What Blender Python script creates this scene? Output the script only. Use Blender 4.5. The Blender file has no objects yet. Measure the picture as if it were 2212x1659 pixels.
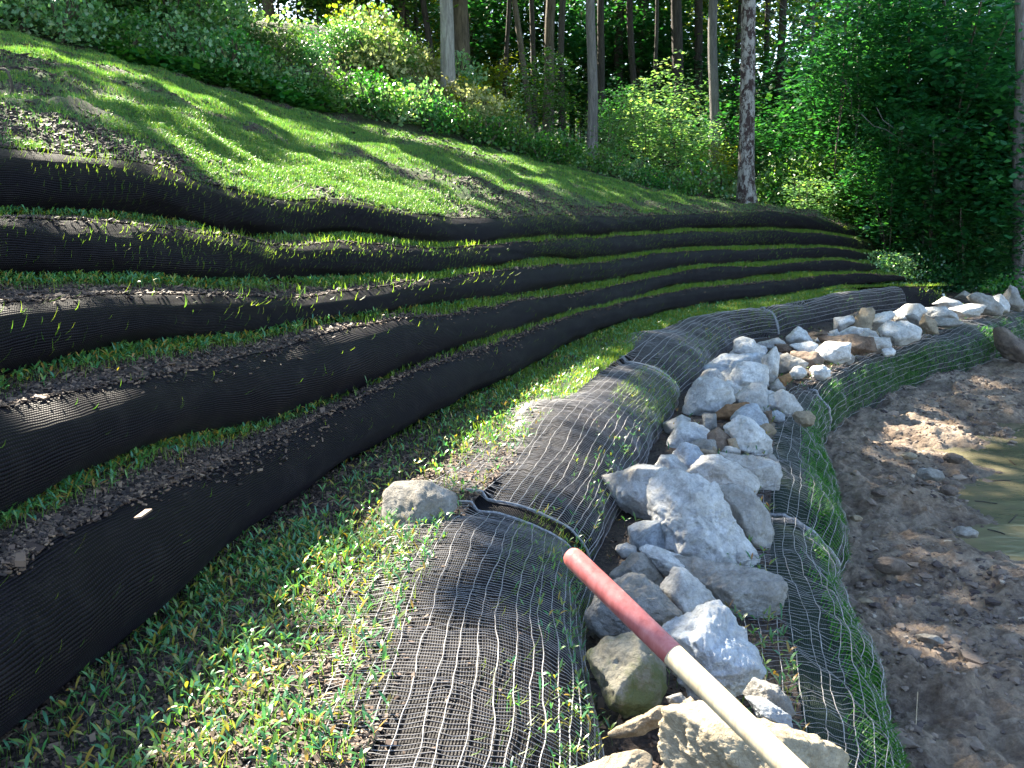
import bpy, math, random
import numpy as np
from mathutils import Vector
R = math.radians
random.seed(7)
rng = np.random.default_rng(7)
SC = bpy.context.scene
COL = SC.collection

# ------------------------------------------------------------ camera
W, H = 2212.0, 1659.0
FPX = W/2/math.tan(R(30))
PITCH = math.atan((H/2-430)/FPX)
CH = 1.6
cam = bpy.data.cameras.new('camera'); camo = bpy.data.objects.new('camera', cam); COL.objects.link(camo)
camo.location = (0, 0, CH); camo.rotation_euler = (math.pi/2-PITCH, 0, 0)
cam.sensor_width = 36; cam.angle = R(60); cam.clip_end = 500; cam.clip_start = 0.05
SC.camera = camo
# ------------------------------------------------------------ sky, sun, exposure
SUN_AZ, SUN_EL = -42.0, 40.0          # azimuth left of the view direction
wd = bpy.data.worlds.new("World"); SC.world = wd; wd.use_nodes = True
nt = wd.node_tree; bg = nt.nodes['Background']
sk = nt.nodes.new('ShaderNodeTexSky'); sk.sky_type = 'NISHITA'; sk.sun_disc = False
sk.sun_elevation = R(SUN_EL); sk.sun_rotation = R(SUN_AZ)
nt.links.new(sk.outputs[0], bg.inputs[0]); bg.inputs[1].default_value = 0.085
sd = Vector((math.sin(R(SUN_AZ))*math.cos(R(SUN_EL)), math.cos(R(SUN_AZ))*math.cos(R(SUN_EL)), math.sin(R(SUN_EL))))
sl = bpy.data.lights.new('sun', 'SUN'); sl.energy = 5.0; sl.angle = R(0.5); sl.color = (1, .91, .74)
so = bpy.data.objects.new('sun', sl); COL.objects.link(so); so.rotation_euler = sd.to_track_quat('Z', 'Y').to_euler()
SC.view_settings.view_transform = 'Standard'; SC.view_settings.look = 'None'
SC.view_settings.exposure = 2.95; SC.view_settings.gamma = 1
SC.render.engine = 'CYCLES'
SD = np.array(sd)

# ------------------------------------------------------------ helpers
cp, sp = math.cos(PITCH), math.sin(PITCH)
CR, CU, CF = np.array([1., 0, 0]), np.array([0, sp, cp]), np.array([0, cp, -sp])
CAM = np.array([0, 0, CH])
def ray(px, py):
    d = CF + CR*(px-W/2)/FPX - CU*(py-H/2)/FPX
    return d/d[1]
def PD(px, py, D): return CAM + ray(px, py)*D
def PZ(px, py, z):
    r = ray(px, py); return CAM + r*((z-CH)/r[2])

def tag(o, label=None, cat=None, group=None, kind=None):
    if label: o['label'] = label
    if cat: o['category'] = cat
    if group: o['group'] = group
    if kind: o['kind'] = kind
    return o
def link(name, me, mat=None, parent=None, loc=None):
    o = bpy.data.objects.new(name, me); COL.objects.link(o)
    if mat is not None and me is not None and len(me.materials) == 0: me.materials.append(mat)
    if parent is not None:
        o.parent = parent
    if loc is not None: o.location = loc
    return o
def empty(name, loc=(0, 0, 0)):
    o = bpy.data.objects.new(name, None); COL.objects.link(o); o.location = loc; o.empty_display_size = .1
    return o
def mesh(name, V, F, smooth=True, rnd=None, uv=None):
    """V (n,3); F (m,k) int array, k = 3 or 4"""
    V = np.asarray(V, dtype=np.float32); F = np.asarray(F, dtype=np.int32)
    me = bpy.data.meshes.new(name); m, k = F.shape
    me.vertices.add(len(V)); me.vertices.foreach_set('co', V.ravel())
    me.loops.add(m*k); me.loops.foreach_set('vertex_index', F.ravel())
    me.polygons.add(m); me.polygons.foreach_set('loop_start', np.arange(0, m*k, k, dtype=np.int32))
    try: me.polygons.foreach_set('loop_total', np.full(m, k, dtype=np.int32))
    except Exception: pass
    me.polygons.foreach_set('use_smooth', np.full(m, bool(smooth)))
    if rnd is not None:
        a = me.attributes.new('rnd', 'FLOAT', 'POINT'); a.data.foreach_set('value', np.asarray(rnd, dtype=np.float32))
    if uv is not None:
        l = me.uv_layers.new(name='UVMap'); l.data.foreach_set('uv', np.asarray(uv, dtype=np.float32)[F.ravel()].ravel())
    me.update(calc_edges=True); me.validate()
    return me
def grid_faces(n, m, wrap=False):
    i = np.arange(n-1)[:, None]; j = np.arange(m if wrap else m-1)[None, :]
    j2 = (j+1) % m
    return np.stack([i*m+j, i*m+j2, (i+1)*m+j2, (i+1)*m+j], -1).reshape(-1, 4)
def merge(parts):
    Vs, Fs, Rs, o = [], [], [], 0
    for V, F, r in parts:
        Vs.append(V); Fs.append(F+o); Rs.append(r); o += len(V)
    return np.concatenate(Vs), np.concatenate(Fs), np.concatenate(Rs)
# smooth value noise made of random sines
class Wob:
    def __init__(s, seed, dims, n=7, f0=1.0, gain=.62, lac=1.75):
        r = np.random.default_rng(seed); s.k = []
        for i in range(n):
            for q in range(3):
                d = r.normal(size=dims); d /= np.linalg.norm(d)
                s.k.append((d*f0*lac**i, r.uniform(0, 6.28), gain**i))
        s.n = math.sqrt(sum(a*a for _, _, a in s.k))
    def __call__(s, P):
        o = 0
        for k, ph, a in s.k: o = o + a*np.sin(P@k + ph)
        return o/s.n
def interp_curve(keys, t, tn):
    """smooth (pchip-like) interpolation of rows of keys at parameters t"""
    keys = np.asarray(keys, float); t = np.asarray(t, float); tn = np.asarray(tn, float)
    h = np.diff(t)[:, None]; d = np.diff(keys, axis=0)/h
    m = np.zeros_like(keys); m[0] = d[0]; m[-1] = d[-1]
    m[1:-1] = (d[:-1]*h[1:]+d[1:]*h[:-1])/(h[1:]+h[:-1])
    i = np.clip(np.searchsorted(t, tn)-1, 0, len(t)-2); hh = h[i]; s = ((tn-t[i])[:, None])/hh
    o = ((2*s**3-3*s**2+1)*keys[i]+(s**3-2*s**2+s)*hh*m[i]+(-2*s**3+3*s**2)*keys[i+1]+(s**3-s**2)*hh*m[i+1])
    lo = (tn < t[0])[:, None]; hi = (tn > t[-1])[:, None]
    o = np.where(lo, keys[0]+m[0]*(tn-t[0])[:, None], o)
    return np.where(hi, keys[-1]+m[-1]*(tn-t[-1])[:, None], o)

# ------------------------------------------------------------ materials
def mat(name, build):
    m = bpy.data.materials.new(name); m.use_nodes = True; t = m.node_tree
    b = t.nodes['Principled BSDF']; build(t, b, t.nodes['Material Output']); return m
def N(t, typ, **kw):
    n = t.nodes.new(typ)
    for k, v in kw.items():
        if k.startswith('i_'):
            n.inputs[k[2:].replace('_', ' ')].default_value = v
        else: setattr(n, k, v)
    return n
def ramp(t, src, stops, interp='LINEAR'):
    r = N(t, 'ShaderNodeValToRGB'); r.color_ramp.interpolation = interp
    while len(r.color_ramp.elements) < len(stops): r.color_ramp.elements.new(.5)
    for e, (p, c) in zip(r.color_ramp.elements, stops):
        e.position = p; e.color = (c[0], c[1], c[2], 1) if hasattr(c, '__len__') else (c, c, c, 1)
    t.links.new(src, r.inputs[0]); return r.outputs[0]
def noise(t, scale, detail=5, rough=.6, vec=None, dist=0):
    n = N(t, 'ShaderNodeTexNoise'); n.inputs['Scale'].default_value = scale; n.inputs['Detail'].default_value = detail
    n.inputs['Roughness'].default_value = rough; n.inputs['Distortion'].default_value = dist
    if vec is not None: t.links.new(vec, n.inputs['Vector'])
    return n.outputs['Fac']
def mixc(t, f, a, b, mode='MIX'):
    n = N(t, 'ShaderNodeMix'); n.data_type = 'RGBA'; n.blend_type = mode
    for s, v in ((n.inputs[0], f), (n.inputs[6], a), (n.inputs[7], b)):
        if hasattr(v, 'links') or isinstance(v, bpy.types.NodeSocket): t.links.new(v, s)
        elif hasattr(v, '__len__'): s.default_value = (v[0], v[1], v[2], 1)
        else: s.default_value = v if s == n.inputs[0] else (v, v, v, 1)
    return n.outputs[2]
def math_(t, op, a, b=None):
    n = N(t, 'ShaderNodeMath'); n.operation = op
    for s, v in ((n.inputs[0], a), (n.inputs[1], b)):
        if v is None: continue
        if isinstance(v, bpy.types.NodeSocket): t.links.new(v, s)
        else: s.default_value = v
    return n.outputs[0]
def bump(t, b, h, strength=.5, dist=.01):
    n = N(t, 'ShaderNodeBump'); n.inputs['Strength'].default_value = strength; n.inputs['Distance'].default_value = dist
    t.links.new(h, n.inputs['Height']); t.links.new(n.outputs[0], b.inputs['Normal'])
def objco(t): return N(t, 'ShaderNodeTexCoord').outputs['Object']

def leaf_mat(name, cols, trans=.35, rough=.42, spec=.5, tcol=None):
    """cols: ramp colours looked up by each leaf's own random number"""
    def f(t, b, out):
        a = N(t, 'ShaderNodeAttribute'); a.attribute_name = 'rnd'
        oi = N(t, 'ShaderNodeObjectInfo')
        v = math_(t, 'FRACT', math_(t, 'ADD', a.outputs['Fac'], math_(t, 'MULTIPLY', oi.outputs['Random'], .0)))
        k = len(cols)
        c = ramp(t, v, [(i/(k-1), cc) for i, cc in enumerate(cols)])
        h = N(t, 'ShaderNodeHueSaturation'); t.links.new(c, h.inputs['Color'])
        t.links.new(math_(t, 'ADD', math_(t, 'MULTIPLY', oi.outputs['Random'], .5), .75), h.inputs['Value'])
        t.links.new(math_(t, 'ADD', math_(t, 'MULTIPLY', oi.outputs['Random'], .03), .485), h.inputs['Hue'])
        t.links.new(h.outputs[0], b.inputs['Base Color']); b.inputs['Roughness'].default_value = rough
        b.inputs['Specular IOR Level'].default_value = spec
        tr = N(t, 'ShaderNodeBsdfTranslucent')
        tc = mixc(t, 1.0, h.outputs[0], tcol or (1.9, 2.0, .7), 'MULTIPLY'); t.links.new(tc, tr.inputs[0])
        mx = N(t, 'ShaderNodeMixShader'); mx.inputs[0].default_value = trans
        t.links.new(b.outputs[0], mx.inputs[1]); t.links.new(tr.outputs[0], mx.inputs[2]); t.links.new(mx.outputs[0], out.inputs[0])
    return mat(name, f)
def sock_mat(name, thread, gap, ribs=115.0):
    def f(t, b, out):
        uv = N(t, 'ShaderNodeUVMap').outputs[0]
        sx = N(t, 'ShaderNodeSeparateXYZ'); t.links.new(uv, sx.inputs[0])
        wn = noise(t, 1.7, 3, .5, objco(t))
        v = math_(t, 'ADD', sx.outputs[1], math_(t, 'MULTIPLY', wn, .06))
        s = math_(t, 'SINE', math_(t, 'MULTIPLY', v, ribs*6.283))
        x = math_(t, 'SINE', math_(t, 'MULTIPLY', sx.outputs[0], 90*6.283))
        rib = math_(t, 'ADD', math_(t, 'MULTIPLY', s, .5), .5)
        kn = math_(t, 'MULTIPLY', rib, math_(t, 'ADD', math_(t, 'MULTIPLY', x, .2), .8))
        c = mixc(t, math_(t, 'POWER', kn, 2.0), gap, thread)
        dirt = ramp(t, noise(t, 9, 6, .7, objco(t)), [(.5, 0.), (.75, .35)])
        c = mixc(t, dirt, c, (.03, .025, .023))
        t.links.new(c, b.inputs['Base Color']); b.inputs['Roughness'].default_value = .5
        b.inputs['Specular IOR Level'].default_value = .12; b.inputs['Sheen Weight'].default_value = .015; b.inputs['Sheen Roughness'].default_value = .4; b.inputs['Sheen Tint'].default_value = (.75, .65, 1, 1)
        bump(t, b, kn, .8, .004)
    return mat(name, f)
def rock_mat(name, base, patch, amount=.5, moss=0, rough=.85, vein=.5):
    def f(t, b, out):
        oi = N(t, 'ShaderNodeObjectInfo')
        va = N(t, 'ShaderNodeVectorMath'); va.operation = 'ADD'; t.links.new(objco(t), va.inputs[0])
        cx = N(t, 'ShaderNodeCombineXYZ'); t.links.new(math_(t, 'MULTIPLY', oi.outputs['Random'], 37.0), cx.inputs[0])
        t.links.new(math_(t, 'MULTIPLY', oi.outputs['Random'], 91.0), cx.inputs[1]); t.links.new(cx.outputs[0], va.inputs[1])
        co = va.outputs[0]
        f1 = ramp(t, noise(t, 4.5, 8, .66, co, .9), [(.5-.22*amount, 0.), (.75-.2*amount, 1.)])
        d = tuple(x*.5 for x in base)
        c = mixc(t, ramp(t, noise(t, 11, 9, .72, co, .5), [(.36, 1.), (.6, 0.)]), base, d)
        c = mixc(t, math_(t, 'MULTIPLY', f1, .8), c, patch)
        vn = ramp(t, noise(t, 7, 8, .8, co, 2.2), [(.47, 0.), (.497, 1.), (.503, 1.), (.53, 0.)])
        c = mixc(t, math_(t, 'MULTIPLY', vn, .45*vein), c, tuple(x*.25 for x in base))
        sp_ = ramp(t, noise(t, 60, 4, .7, co), [(.3, .5), (.55, 1.)])
        c = mixc(t, .55, c, sp_, 'MULTIPLY')
        if moss:
            mf = ramp(t, noise(t, 5, 6, .7, co), [(.62-moss*.3, 0.), (.75-moss*.3, .9)])
            c = mixc(t, mf, c, (.10, .12, .035))
        h = N(t, 'ShaderNodeHueSaturation'); t.links.new(c, h.inputs['Color'])
        t.links.new(math_(t, 'ADD', math_(t, 'MULTIPLY', oi.outputs['Random'], .35), .82), h.inputs['Value'])
        t.links.new(h.outputs[0], b.inputs['Base Color']); b.inputs['Roughness'].default_value = rough
        c_ = None; hh = math_(t, 'ADD', noise(t, 22, 9, .75, co, .6), math_(t, 'MULTIPLY', noise(t, 6, 8, .7, co, 1.2), 1.6))
        bump(t, b, hh, .9, .03)
    return mat(name, f)
M = {}
def soil(t, b, out):
    co = objco(t)
    c = ramp(t, noise(t, 55, 8, .75, co), [(.3, (.008, .005, .005)), (.48, (.03, .020, .016)), (.6, (.08, .054, .04)), (.75, (.17, .12, .085))])
    t.links.new(c, b.inputs['Base Color']); b.inputs['Roughness'].default_value = .85
    bump(t, b, noise(t, 70, 8, .7, co), .9, .02)
M['soil'] = mat('soil', soil)
def lawn(t, b, out):
    co = objco(t)
    g = ramp(t, noise(t, 70, 6, .7, co), [(.35, (.02, .03, .008)), (.6, (.06, .12, .025)), (.75, (.10, .16, .03))])
    s = ramp(t, noise(t, 60, 6, .7, co), [(.3, (.008, .006, .006)), (.7, (.06, .045, .035))])
    c = mixc(t, ramp(t, noise(t, 1.3, 5, .6, co), [(.42, 0.), (.6, 1.)]), g, s)
    t.links.new(c, b.inputs['Base Color']); b.inputs['Roughness'].default_value = .9
    bump(t, b, noise(t, 60, 6, .7, co), .8, .02)
M['lawn'] = mat('lawn_soil', lawn)
def forest_floor(t, b, out):
    co = objco(t)
    c = ramp(t, noise(t, 9, 8, .7, co), [(.3, (.012, .014, .006)), (.5, (.02, .035, .012)), (.62, (.06, .055, .03)), (.75, (.05, .09, .02))])
    t.links.new(c, b.inputs['Base Color']); b.inputs['Roughness'].default_value = .95
    bump(t, b, noise(t, 8, 8, .7, co), .8, .1)
M['floor'] = mat('forest_floor', forest_floor)
def mud(t, b, out):
    co = objco(t)
    n = math_(t, 'ADD', math_(t, 'MULTIPLY', noise(t, 3.2, 8, .7, co, .8), .55), math_(t, 'MULTIPLY', noise(t, 24, 8, .75, co), .45))
    c = ramp(t, n, [(.36, (.065, .042, .027)), (.45, (.145, .10, .07)), (.55, (.28, .21, .15)), (.68, (.46, .36, .27))])
    sz_ = N(t, 'ShaderNodeSeparateXYZ'); t.links.new(co, sz_.inputs[0])
    wet = ramp(t, math_(t, 'ADD', sz_.outputs[2], 1.0), [(.26, 1.), (.33, 0.)])
    c = mixc(t, math_(t, 'MULTIPLY', wet, .55), c, (.05, .035, .025))
    t.links.new(c, b.inputs['Base Color'])
    t.links.new(ramp(t, noise(t, 2.3, 4, .6, co), [(.35, .45), (.6, .9)]), b.inputs['Roughness'])
    bump(t, b, math_(t, 'ADD', noise(t, 16, 9, .75, co, .4), math_(t, 'MULTIPLY', noise(t, 70, 5, .7, co), .3)), 1.0, .05)
M['mud'] = mat('mud', mud)
def water(t, b, out):
    co = objco(t)
    mp = N(t, 'ShaderNodeMapping'); mp.inputs['Scale'].default_value = (1, 2.6, 1); t.links.new(co, mp.inputs[0])
    c = ramp(t, noise(t, .8, 4, .6, mp.outputs[0]), [(.35, (.10, .092, .055)), (.65, (.17, .15, .095))])
    t.links.new(c, b.inputs['Base Color']); b.inputs['Roughness'].default_value = .04
    b.inputs['Specular IOR Level'].default_value = .5
    bump(t, b, math_(t, 'ADD', noise(t, 3, 3, .5, mp.outputs[0], .4), math_(t, 'MULTIPLY', noise(t, 11, 2, .5, mp.outputs[0]), .25)), .12, .05)
M['water'] = mat('pond_water', water)
def bark(name, c1, c2, lich=None, sc=(16, 16, 2.5)):
    def f(t, b, out):
        mp = N(t, 'ShaderNodeMapping'); mp.inputs['Scale'].default_value = sc; t.links.new(objco(t), mp.inputs[0])
        n = noise(t, 1.0, 9, .75, mp.outputs[0], .6)
        c = ramp(t, n, [(.38, c1), (.62, c2)])
        if lich:
            m2 = N(t, 'ShaderNodeMapping'); m2.inputs['Scale'].default_value = (4, 4, 2.2); t.links.new(objco(t), m2.inputs[0])
            c = mixc(t, ramp(t, noise(t, 2.5, 9, .8, m2.outputs[0], .4), [(.46, 0.), (.53, 1.)]), c, lich)
        t.links.new(c, b.inputs['Base Color']); b.inputs['Roughness'].default_value = .9
        bump(t, b, n, 1.0, .05)
    return mat(name, f)
M['bark_pale'] = bark('bark_pale_grey', (.16, .15, .145), (.34, .33, .31))
M['bark_brown'] = bark('bark_brown', (.05, .04, .03), (.16, .13, .095))
M['bark_dark'] = bark('bark_dark', (.018, .014, .012), (.06, .05, .042))
M['bark_grey'] = bark('bark_grey', (.08, .075, .075), (.19, .175, .17))
M['bark_lichen'] = bark('bark_lichen', (.22, .21, .205), (.40, .38, .37), (.04, .022, .022))
def simple(name, c, rough=.6, sc=None, c2=None, spec=.5):
    def f(t, b, out):
        if sc:
            t.links.new(ramp(t, noise(t, sc, 6, .7, objco(t)), [(.35, c), (.65, c2)]), b.inputs['Base Color'])
        else: b.inputs['Base Color'].default_value = (*c, 1)
        b.inputs['Roughness'].default_value = rough; b.inputs['Specular IOR Level'].default_value = spec
    return mat(name, f)
M['net'] = simple('net_strand', (.20, .19, .19), .35, 22, (.46, .44, .43))
M['net_thin'] = simple('net_thin_strand', (.10, .095, .10), .4, 30, (.26, .25, .25))
M['band'] = simple('net_edge_band', (.10, .10, .11), .4, 60, (.32, .32, .33))
M['sock'] = sock_mat('sock_fabric', (.017, .0125, .019), (.0005, .0004, .0009))
M['sock_net'] = sock_mat('netted_sock_fabric', (.010, .008, .011), (.002, .0015, .0025))
M['green_sock'] = sock_mat('grown_over_sock', (.02, .04, .025), (.004, .012, .008))
def redpaint(t, b, out):
    mp = N(t, 'ShaderNodeMapping'); mp.inputs['Scale'].default_value = (40, 40, 3); t.links.new(objco(t), mp.inputs[0])
    c = ramp(t, noise(t, 1, 8, .7, mp.outputs[0]), [(.3, (.22, .06, .055)), (.45, (.36, .10, .09)), (.62, (.42, .15, .135)), (.72, (.55, .34, .29))])
    t.links.new(c, b.inputs['Base Color']); b.inputs['Roughness'].default_value = .38
    bump(t, b, noise(t, 1.4, 6, .7, mp.outputs[0]), .25, .003)
M['red'] = mat('faded_red_paint', redpaint)
def wood(t, b, out):
    mp = N(t, 'ShaderNodeMapping'); mp.inputs['Scale'].default_value = (70, 70, 2.0); t.links.new(objco(t), mp.inputs[0])
    c = ramp(t, noise(t, 1, 8, .7, mp.outputs[0], .5), [(.28, (.34, .23, .12)), (.42, (.62, .47, .28)), (.6, (.72, .58, .37)), (.75, (.78, .66, .45))])
    t.links.new(c, b.inputs['Base Color']); b.inputs['Roughness'].default_value = .5
    bump(t, b, noise(t, 1.4, 6, .7, mp.outputs[0]), .3, .002)
M['wood'] = mat('ash_wood', wood)
def chips(t, b, out):
    a = N(t, 'ShaderNodeAttribute'); a.attribute_name = 'rnd'
    c = ramp(t, a.outputs['Fac'], [(0, (.010, .006, .006)), (.35, (.035, .021, .016)), (.65, (.085, .053, .038)), (.93, (.16, .105, .072)), (1, (.25, .17, .11))])
    t.links.new(c, b.inputs['Base Color']); b.inputs['Roughness'].default_value = .75
M['chips'] = mat('wood_chips', chips)
def clod(t, b, out):
    a = N(t, 'ShaderNodeAttribute'); a.attribute_name = 'rnd'
    c = ramp(t, a.outputs['Fac'], [(0, (.05, .035, .035)), (.5, (.15, .115, .095)), (.96, (.26, .20, .155)), (1, (.45, .39, .32))])
    t.links.new(mixc(t, .5, c, ramp(t, noise(t, 40, 6, .7, objco(t)), [(.3, .3), (.7, 1.)]), 'MULTIPLY'), b.inputs['Base Color']); b.inputs['Roughness'].default_value = .85
    bump(t, b, noise(t, 40, 6, .7, objco(t)), .7, .01)
M['clod'] = mat('mud_clods', clod)
M['seedling'] = leaf_mat('seedling_leaf', [(.035, .13, .05), (.05, .16, .045), (.045, .16, .08), (.07, .19, .05), (.12, .20, .04), (.10, .20, .05), (.24, .20, .03), (.30, .14, .04)], .35, .33, .7, (1.6, 1.7, .7))
M['grass'] = leaf_mat('grass_blade', [(.06, .16, .03), (.10, .22, .035), (.16, .28, .04), (.24, .32, .05)], .5, .45, .5, (1.6, 1.7, .7))
M['lawn_grass'] = leaf_mat('lawn_grass_blade', [(.036, .125, .036), (.055, .155, .038), (.10, .19, .04), (.16, .215, .042)], .42, .5, .5, (1.6, 1.6, .7))
M['bank_grass'] = leaf_mat('bank_grass_blade', [(.012, .08, .022), (.02, .115, .022), (.045, .16, .022), (.09, .20, .03)], .4, .5)
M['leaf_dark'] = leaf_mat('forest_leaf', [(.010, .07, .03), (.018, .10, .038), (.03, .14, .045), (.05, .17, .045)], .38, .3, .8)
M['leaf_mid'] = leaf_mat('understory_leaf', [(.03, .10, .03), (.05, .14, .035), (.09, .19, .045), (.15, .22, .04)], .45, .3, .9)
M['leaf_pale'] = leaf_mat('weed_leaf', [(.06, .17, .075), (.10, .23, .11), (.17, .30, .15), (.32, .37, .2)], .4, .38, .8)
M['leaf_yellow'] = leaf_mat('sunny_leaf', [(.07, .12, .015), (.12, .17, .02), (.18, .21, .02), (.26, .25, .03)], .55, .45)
M['leaf_far'] = leaf_mat('far_leaf', [(.012, .06, .02), (.025, .09, .025), (.04, .12, .025), (.12, .16, .02)], .4, .4)
M['straw'] = leaf_mat('straw_weed', [(.14, .17, .06), (.24, .26, .11), (.34, .33, .18), (.16, .22, .06)], .35, .5, .5, (1.3, 1.4, .9))
M['orange_leaf'] = leaf_mat('fallen_leaf', [(.35, .12, .03), (.4, .2, .05), (.3, .25, .05)], .3, .6)
M['canopy'] = leaf_mat('canopy_leaf', [(.03, .08, .015), (.05, .12, .02), (.08, .15, .02)], .35, .5)
M['dry'] = simple('dry_stalk', (.28, .20, .12), .8, 30, (.42, .33, .22))

# ------------------------------------------------------------ the terrace rolls: control rows (px, base y, crest y, forward distance)
ROLLS = {
 1: [(0,450,307,4.4),(300,462,350,5.2),(500,495,400,5.9),(600,508,420,6.35),(750,500,430,7.1),(900,525,465,7.8),(1000,535,472,8.6),(1100,518,467,9.4),(1300,507,465,11.9),(1500,495,464,14.3),(1640,490,457,15.7),(1750,497,467,16.8),(1850,511,492,17.9),(1886,525,515,18.8)],
 2: [(0,590,465,3.8),(300,597,480,4.55),(500,595,508,5.2),(600,597,530,5.7),(750,600,517,6.4),(900,598,537,7.2),(1100,565,528,8.8),(1300,555,515,11.3),(1500,535,502,13.7),(1700,530,500,15.8),(1850,536,515,17.2),(1890,545,528,18.2)],
 3: [(0,800,655,3.2),(300,738,633,3.9),(600,708,638,5.05),(900,658,613,6.65),(1100,638,583,8.2),(1300,605,567,10.75),(1500,578,543,13.15),(1700,562,538,15.2),(1850,560,541,16.6),(1893,562,548,17.6)],
 4: [(0,1110,895,2.65),(300,975,818,3.35),(600,908,763,4.5),(900,783,688,6.1),(1100,713,658,7.65),(1300,662,625,10.2),(1500,612,585,12.6),(1700,590,570,14.6),(1850,588,566,16.0),(1896,580,572,16.8)],
 5: [(0,1635,1290,2.1),(300,1390,1100,2.8),(600,1118,968,4.0),(900,933,818,5.6),(1100,828,743,7.1),(1300,722,672,9.6),(1500,668,627,12.0),(1700,641,606,14.0),(1850,618,592,15.4),(1960,606,598,16.6)]}
def roll_curves(k):
    rows = ROLLS[k]
    B = np.array([PD(a, b, d) for a, b, c, d in rows]); B[:, 2] -= (.035 if k < 5 else 0); C = np.array([PD(a, c, d) for a, b, c, d in rows])
    y = B[:, 1].copy()
    return y, B, C
YN = {}
def sample_roll(k, yy):
    """crest and base points of roll k at forward distances yy"""
    y, B, C = roll_curves(k)
    b = interp_curve(B, y, yy); c = interp_curve(C, y, yy)
    lo = yy < y[0]
    d = (yy - y[0])
    for A, A0 in ((b, B), (c, C)):
        A[lo, 0] = A0[0, 0] + d[lo]*.17; A[lo, 2] = A0[0, 2]
    hi = yy > y[-1]; e = (yy - y[-1])
    for A, A0 in ((b, B), (c, C)):
        A[hi, 0] = A0[-1, 0] + e[hi]*.15; A[hi, 2] = A0[-1, 2] - .12*e[hi]
    return b, c
def arclen(P): return np.concatenate([[0], np.cumsum(np.linalg.norm(np.diff(P, axis=0), axis=1))])
def resample(P, ds, extra=()):
    s = arclen(P); n = max(4, int(s[-1]/ds)); sn = np.linspace(0, s[-1], n)
    return sn, [np.stack([np.interp(sn, s, Q[:, i]) for i in range(Q.shape[1])], 1) for Q in (P,)+tuple(extra)]
def normals2(P):
    t = np.gradient(P, axis=0); t[:, 2] = 0; t /= np.linalg.norm(t, axis=1)[:, None]
    return np.stack([t[:, 1], -t[:, 0], 0*t[:, 0]], 1)
def smooth1(a, n):
    k = np.ones(n)/n; p = np.concatenate([np.repeat(a[:1], n//2, 0), a, np.repeat(a[-1:], n//2, 0)])
    return np.stack([np.convolve(p[:, i], k, 'valid')[:len(a)] for i in range(a.shape[1])], 1)

class Roll:
    """a stuffed tube; S(u index array, theta) gives surface points"""
    def __init__(s, C, B, mode, seed, ds=.05, pinch=None, fade=.6):
        s.s, (s.C, s.B) = resample(C, ds, (B,))
        s.n = smooth1(normals2(s.C), 9); s.n /= np.linalg.norm(s.n, axis=1)[:, None]
        h = np.maximum(s.C[:, 2]-s.B[:, 2], .06); s.wall = mode == 'wall'
        up = np.array([0, 0, 1.])
        if mode == 'wall':
            s.rz = h/2*1.06; s.rx = np.clip(h*.8, .12, .27)
            s.cen = (s.C+s.B)/2 - s.n*(s.rx*.75)[:, None]; s.e = 2.1
        else:
            w = np.maximum(((s.B-s.C)*s.n).sum(1), .2)
            s.rx = w*.93; s.rz = h+.02; s.cen = s.C.copy(); s.cen[:, 2] = s.B[:, 2]; s.e = 2.05
        s.w = Wob(seed, 2, 5, 1.6, .6); s.amp = .02 if mode == 'wall' else .026
        f = np.clip((s.s[-1]-s.s)/fade, 0, 1); s.f = np.sqrt(1-(1-f)**2)*.97+.03
        s.p = np.ones(len(s.s)) if pinch is None else pinch(s.s, s.C)
    def pt(s, i, th, off=0.):
        i = np.asarray(i); th = np.asarray(th)
        c, q = np.cos(th), np.sin(th); e = 2/s.e
        x = np.sign(c)*np.abs(c)**e; z = np.sign(q)*np.abs(q)**e
        ff = (s.f*s.p)[i]
        m = s.w(np.stack([s.s[i]*1.3, th*.8], -1))*s.amp + off
        rx, rz = s.rx[i]*ff+m, s.rz[i]*ff+m
        zb = (s.rz[i]*(1-ff))*.9
        P = s.cen[i] + s.n[i]*(rx*x)[..., None]
        if s.wall: z = np.where(th > 1.2, math.sin(1.2)**e-(th-1.2)*.55, z)
        P[..., 2] += rz*z - zb
        return P
    def mesh(s, name, nth=44, t0=-2.0, t1=3.6):
        th = np.linspace(t0, t1, nth); I, T = np.meshgrid(np.arange(len(s.s)), th, indexing='ij')
        V = s.pt(I, T)
        d = np.linalg.norm(np.diff(V, axis=1), axis=2); v = np.concatenate([np.zeros((len(V), 1)), np.cumsum(d, 1)], 1)
        v = v.mean(0)[None, :] + 0*v
        uv = np.stack([np.repeat(s.s[:, None], nth, 1), v], -1).reshape(-1, 2)
        V = V.reshape(-1, 3); F = grid_faces(len(s.s), nth)
        # end caps
        V2 = [V]; F2 = [F]; U2 = [uv]; 
        return mesh(name, V, F, True, None, uv)

Y0 = -2.5
rolls = {}
ROLL_LABEL = {
 1: 'topmost black mesh roll, directly below the grassy slope',
 2: 'second black mesh roll from the top of the bank, thin grass on its face',
 3: 'third black mesh roll from the top, middle step of the terraced bank',
 4: 'fourth black mesh roll from the top, smooth ribbed face with hardly any grass',
 5: 'lowest black ribbed roll, beside the wide seedling strip with the lone stone'}
for k in (1, 2, 3, 4, 5):
    y, B, C = roll_curves(k)
    yy = np.concatenate([np.linspace(Y0, y[0], 40)[:-1], np.linspace(y[0], y[-1], 260), np.linspace(y[-1], y[-1]+(.2 if k == 5 else 3), 20)[1:]])
    b, c = sample_roll(k, yy)
    r = Roll(c, b, 'wall', 100+k); rolls[k] = r
    o = link('filter_sock', r.mesh('filter_sock'), M['sock'])
    tag(o, ROLL_LABEL[k], 'mesh roll', 'black mesh rolls stacked up the bank')

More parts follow.
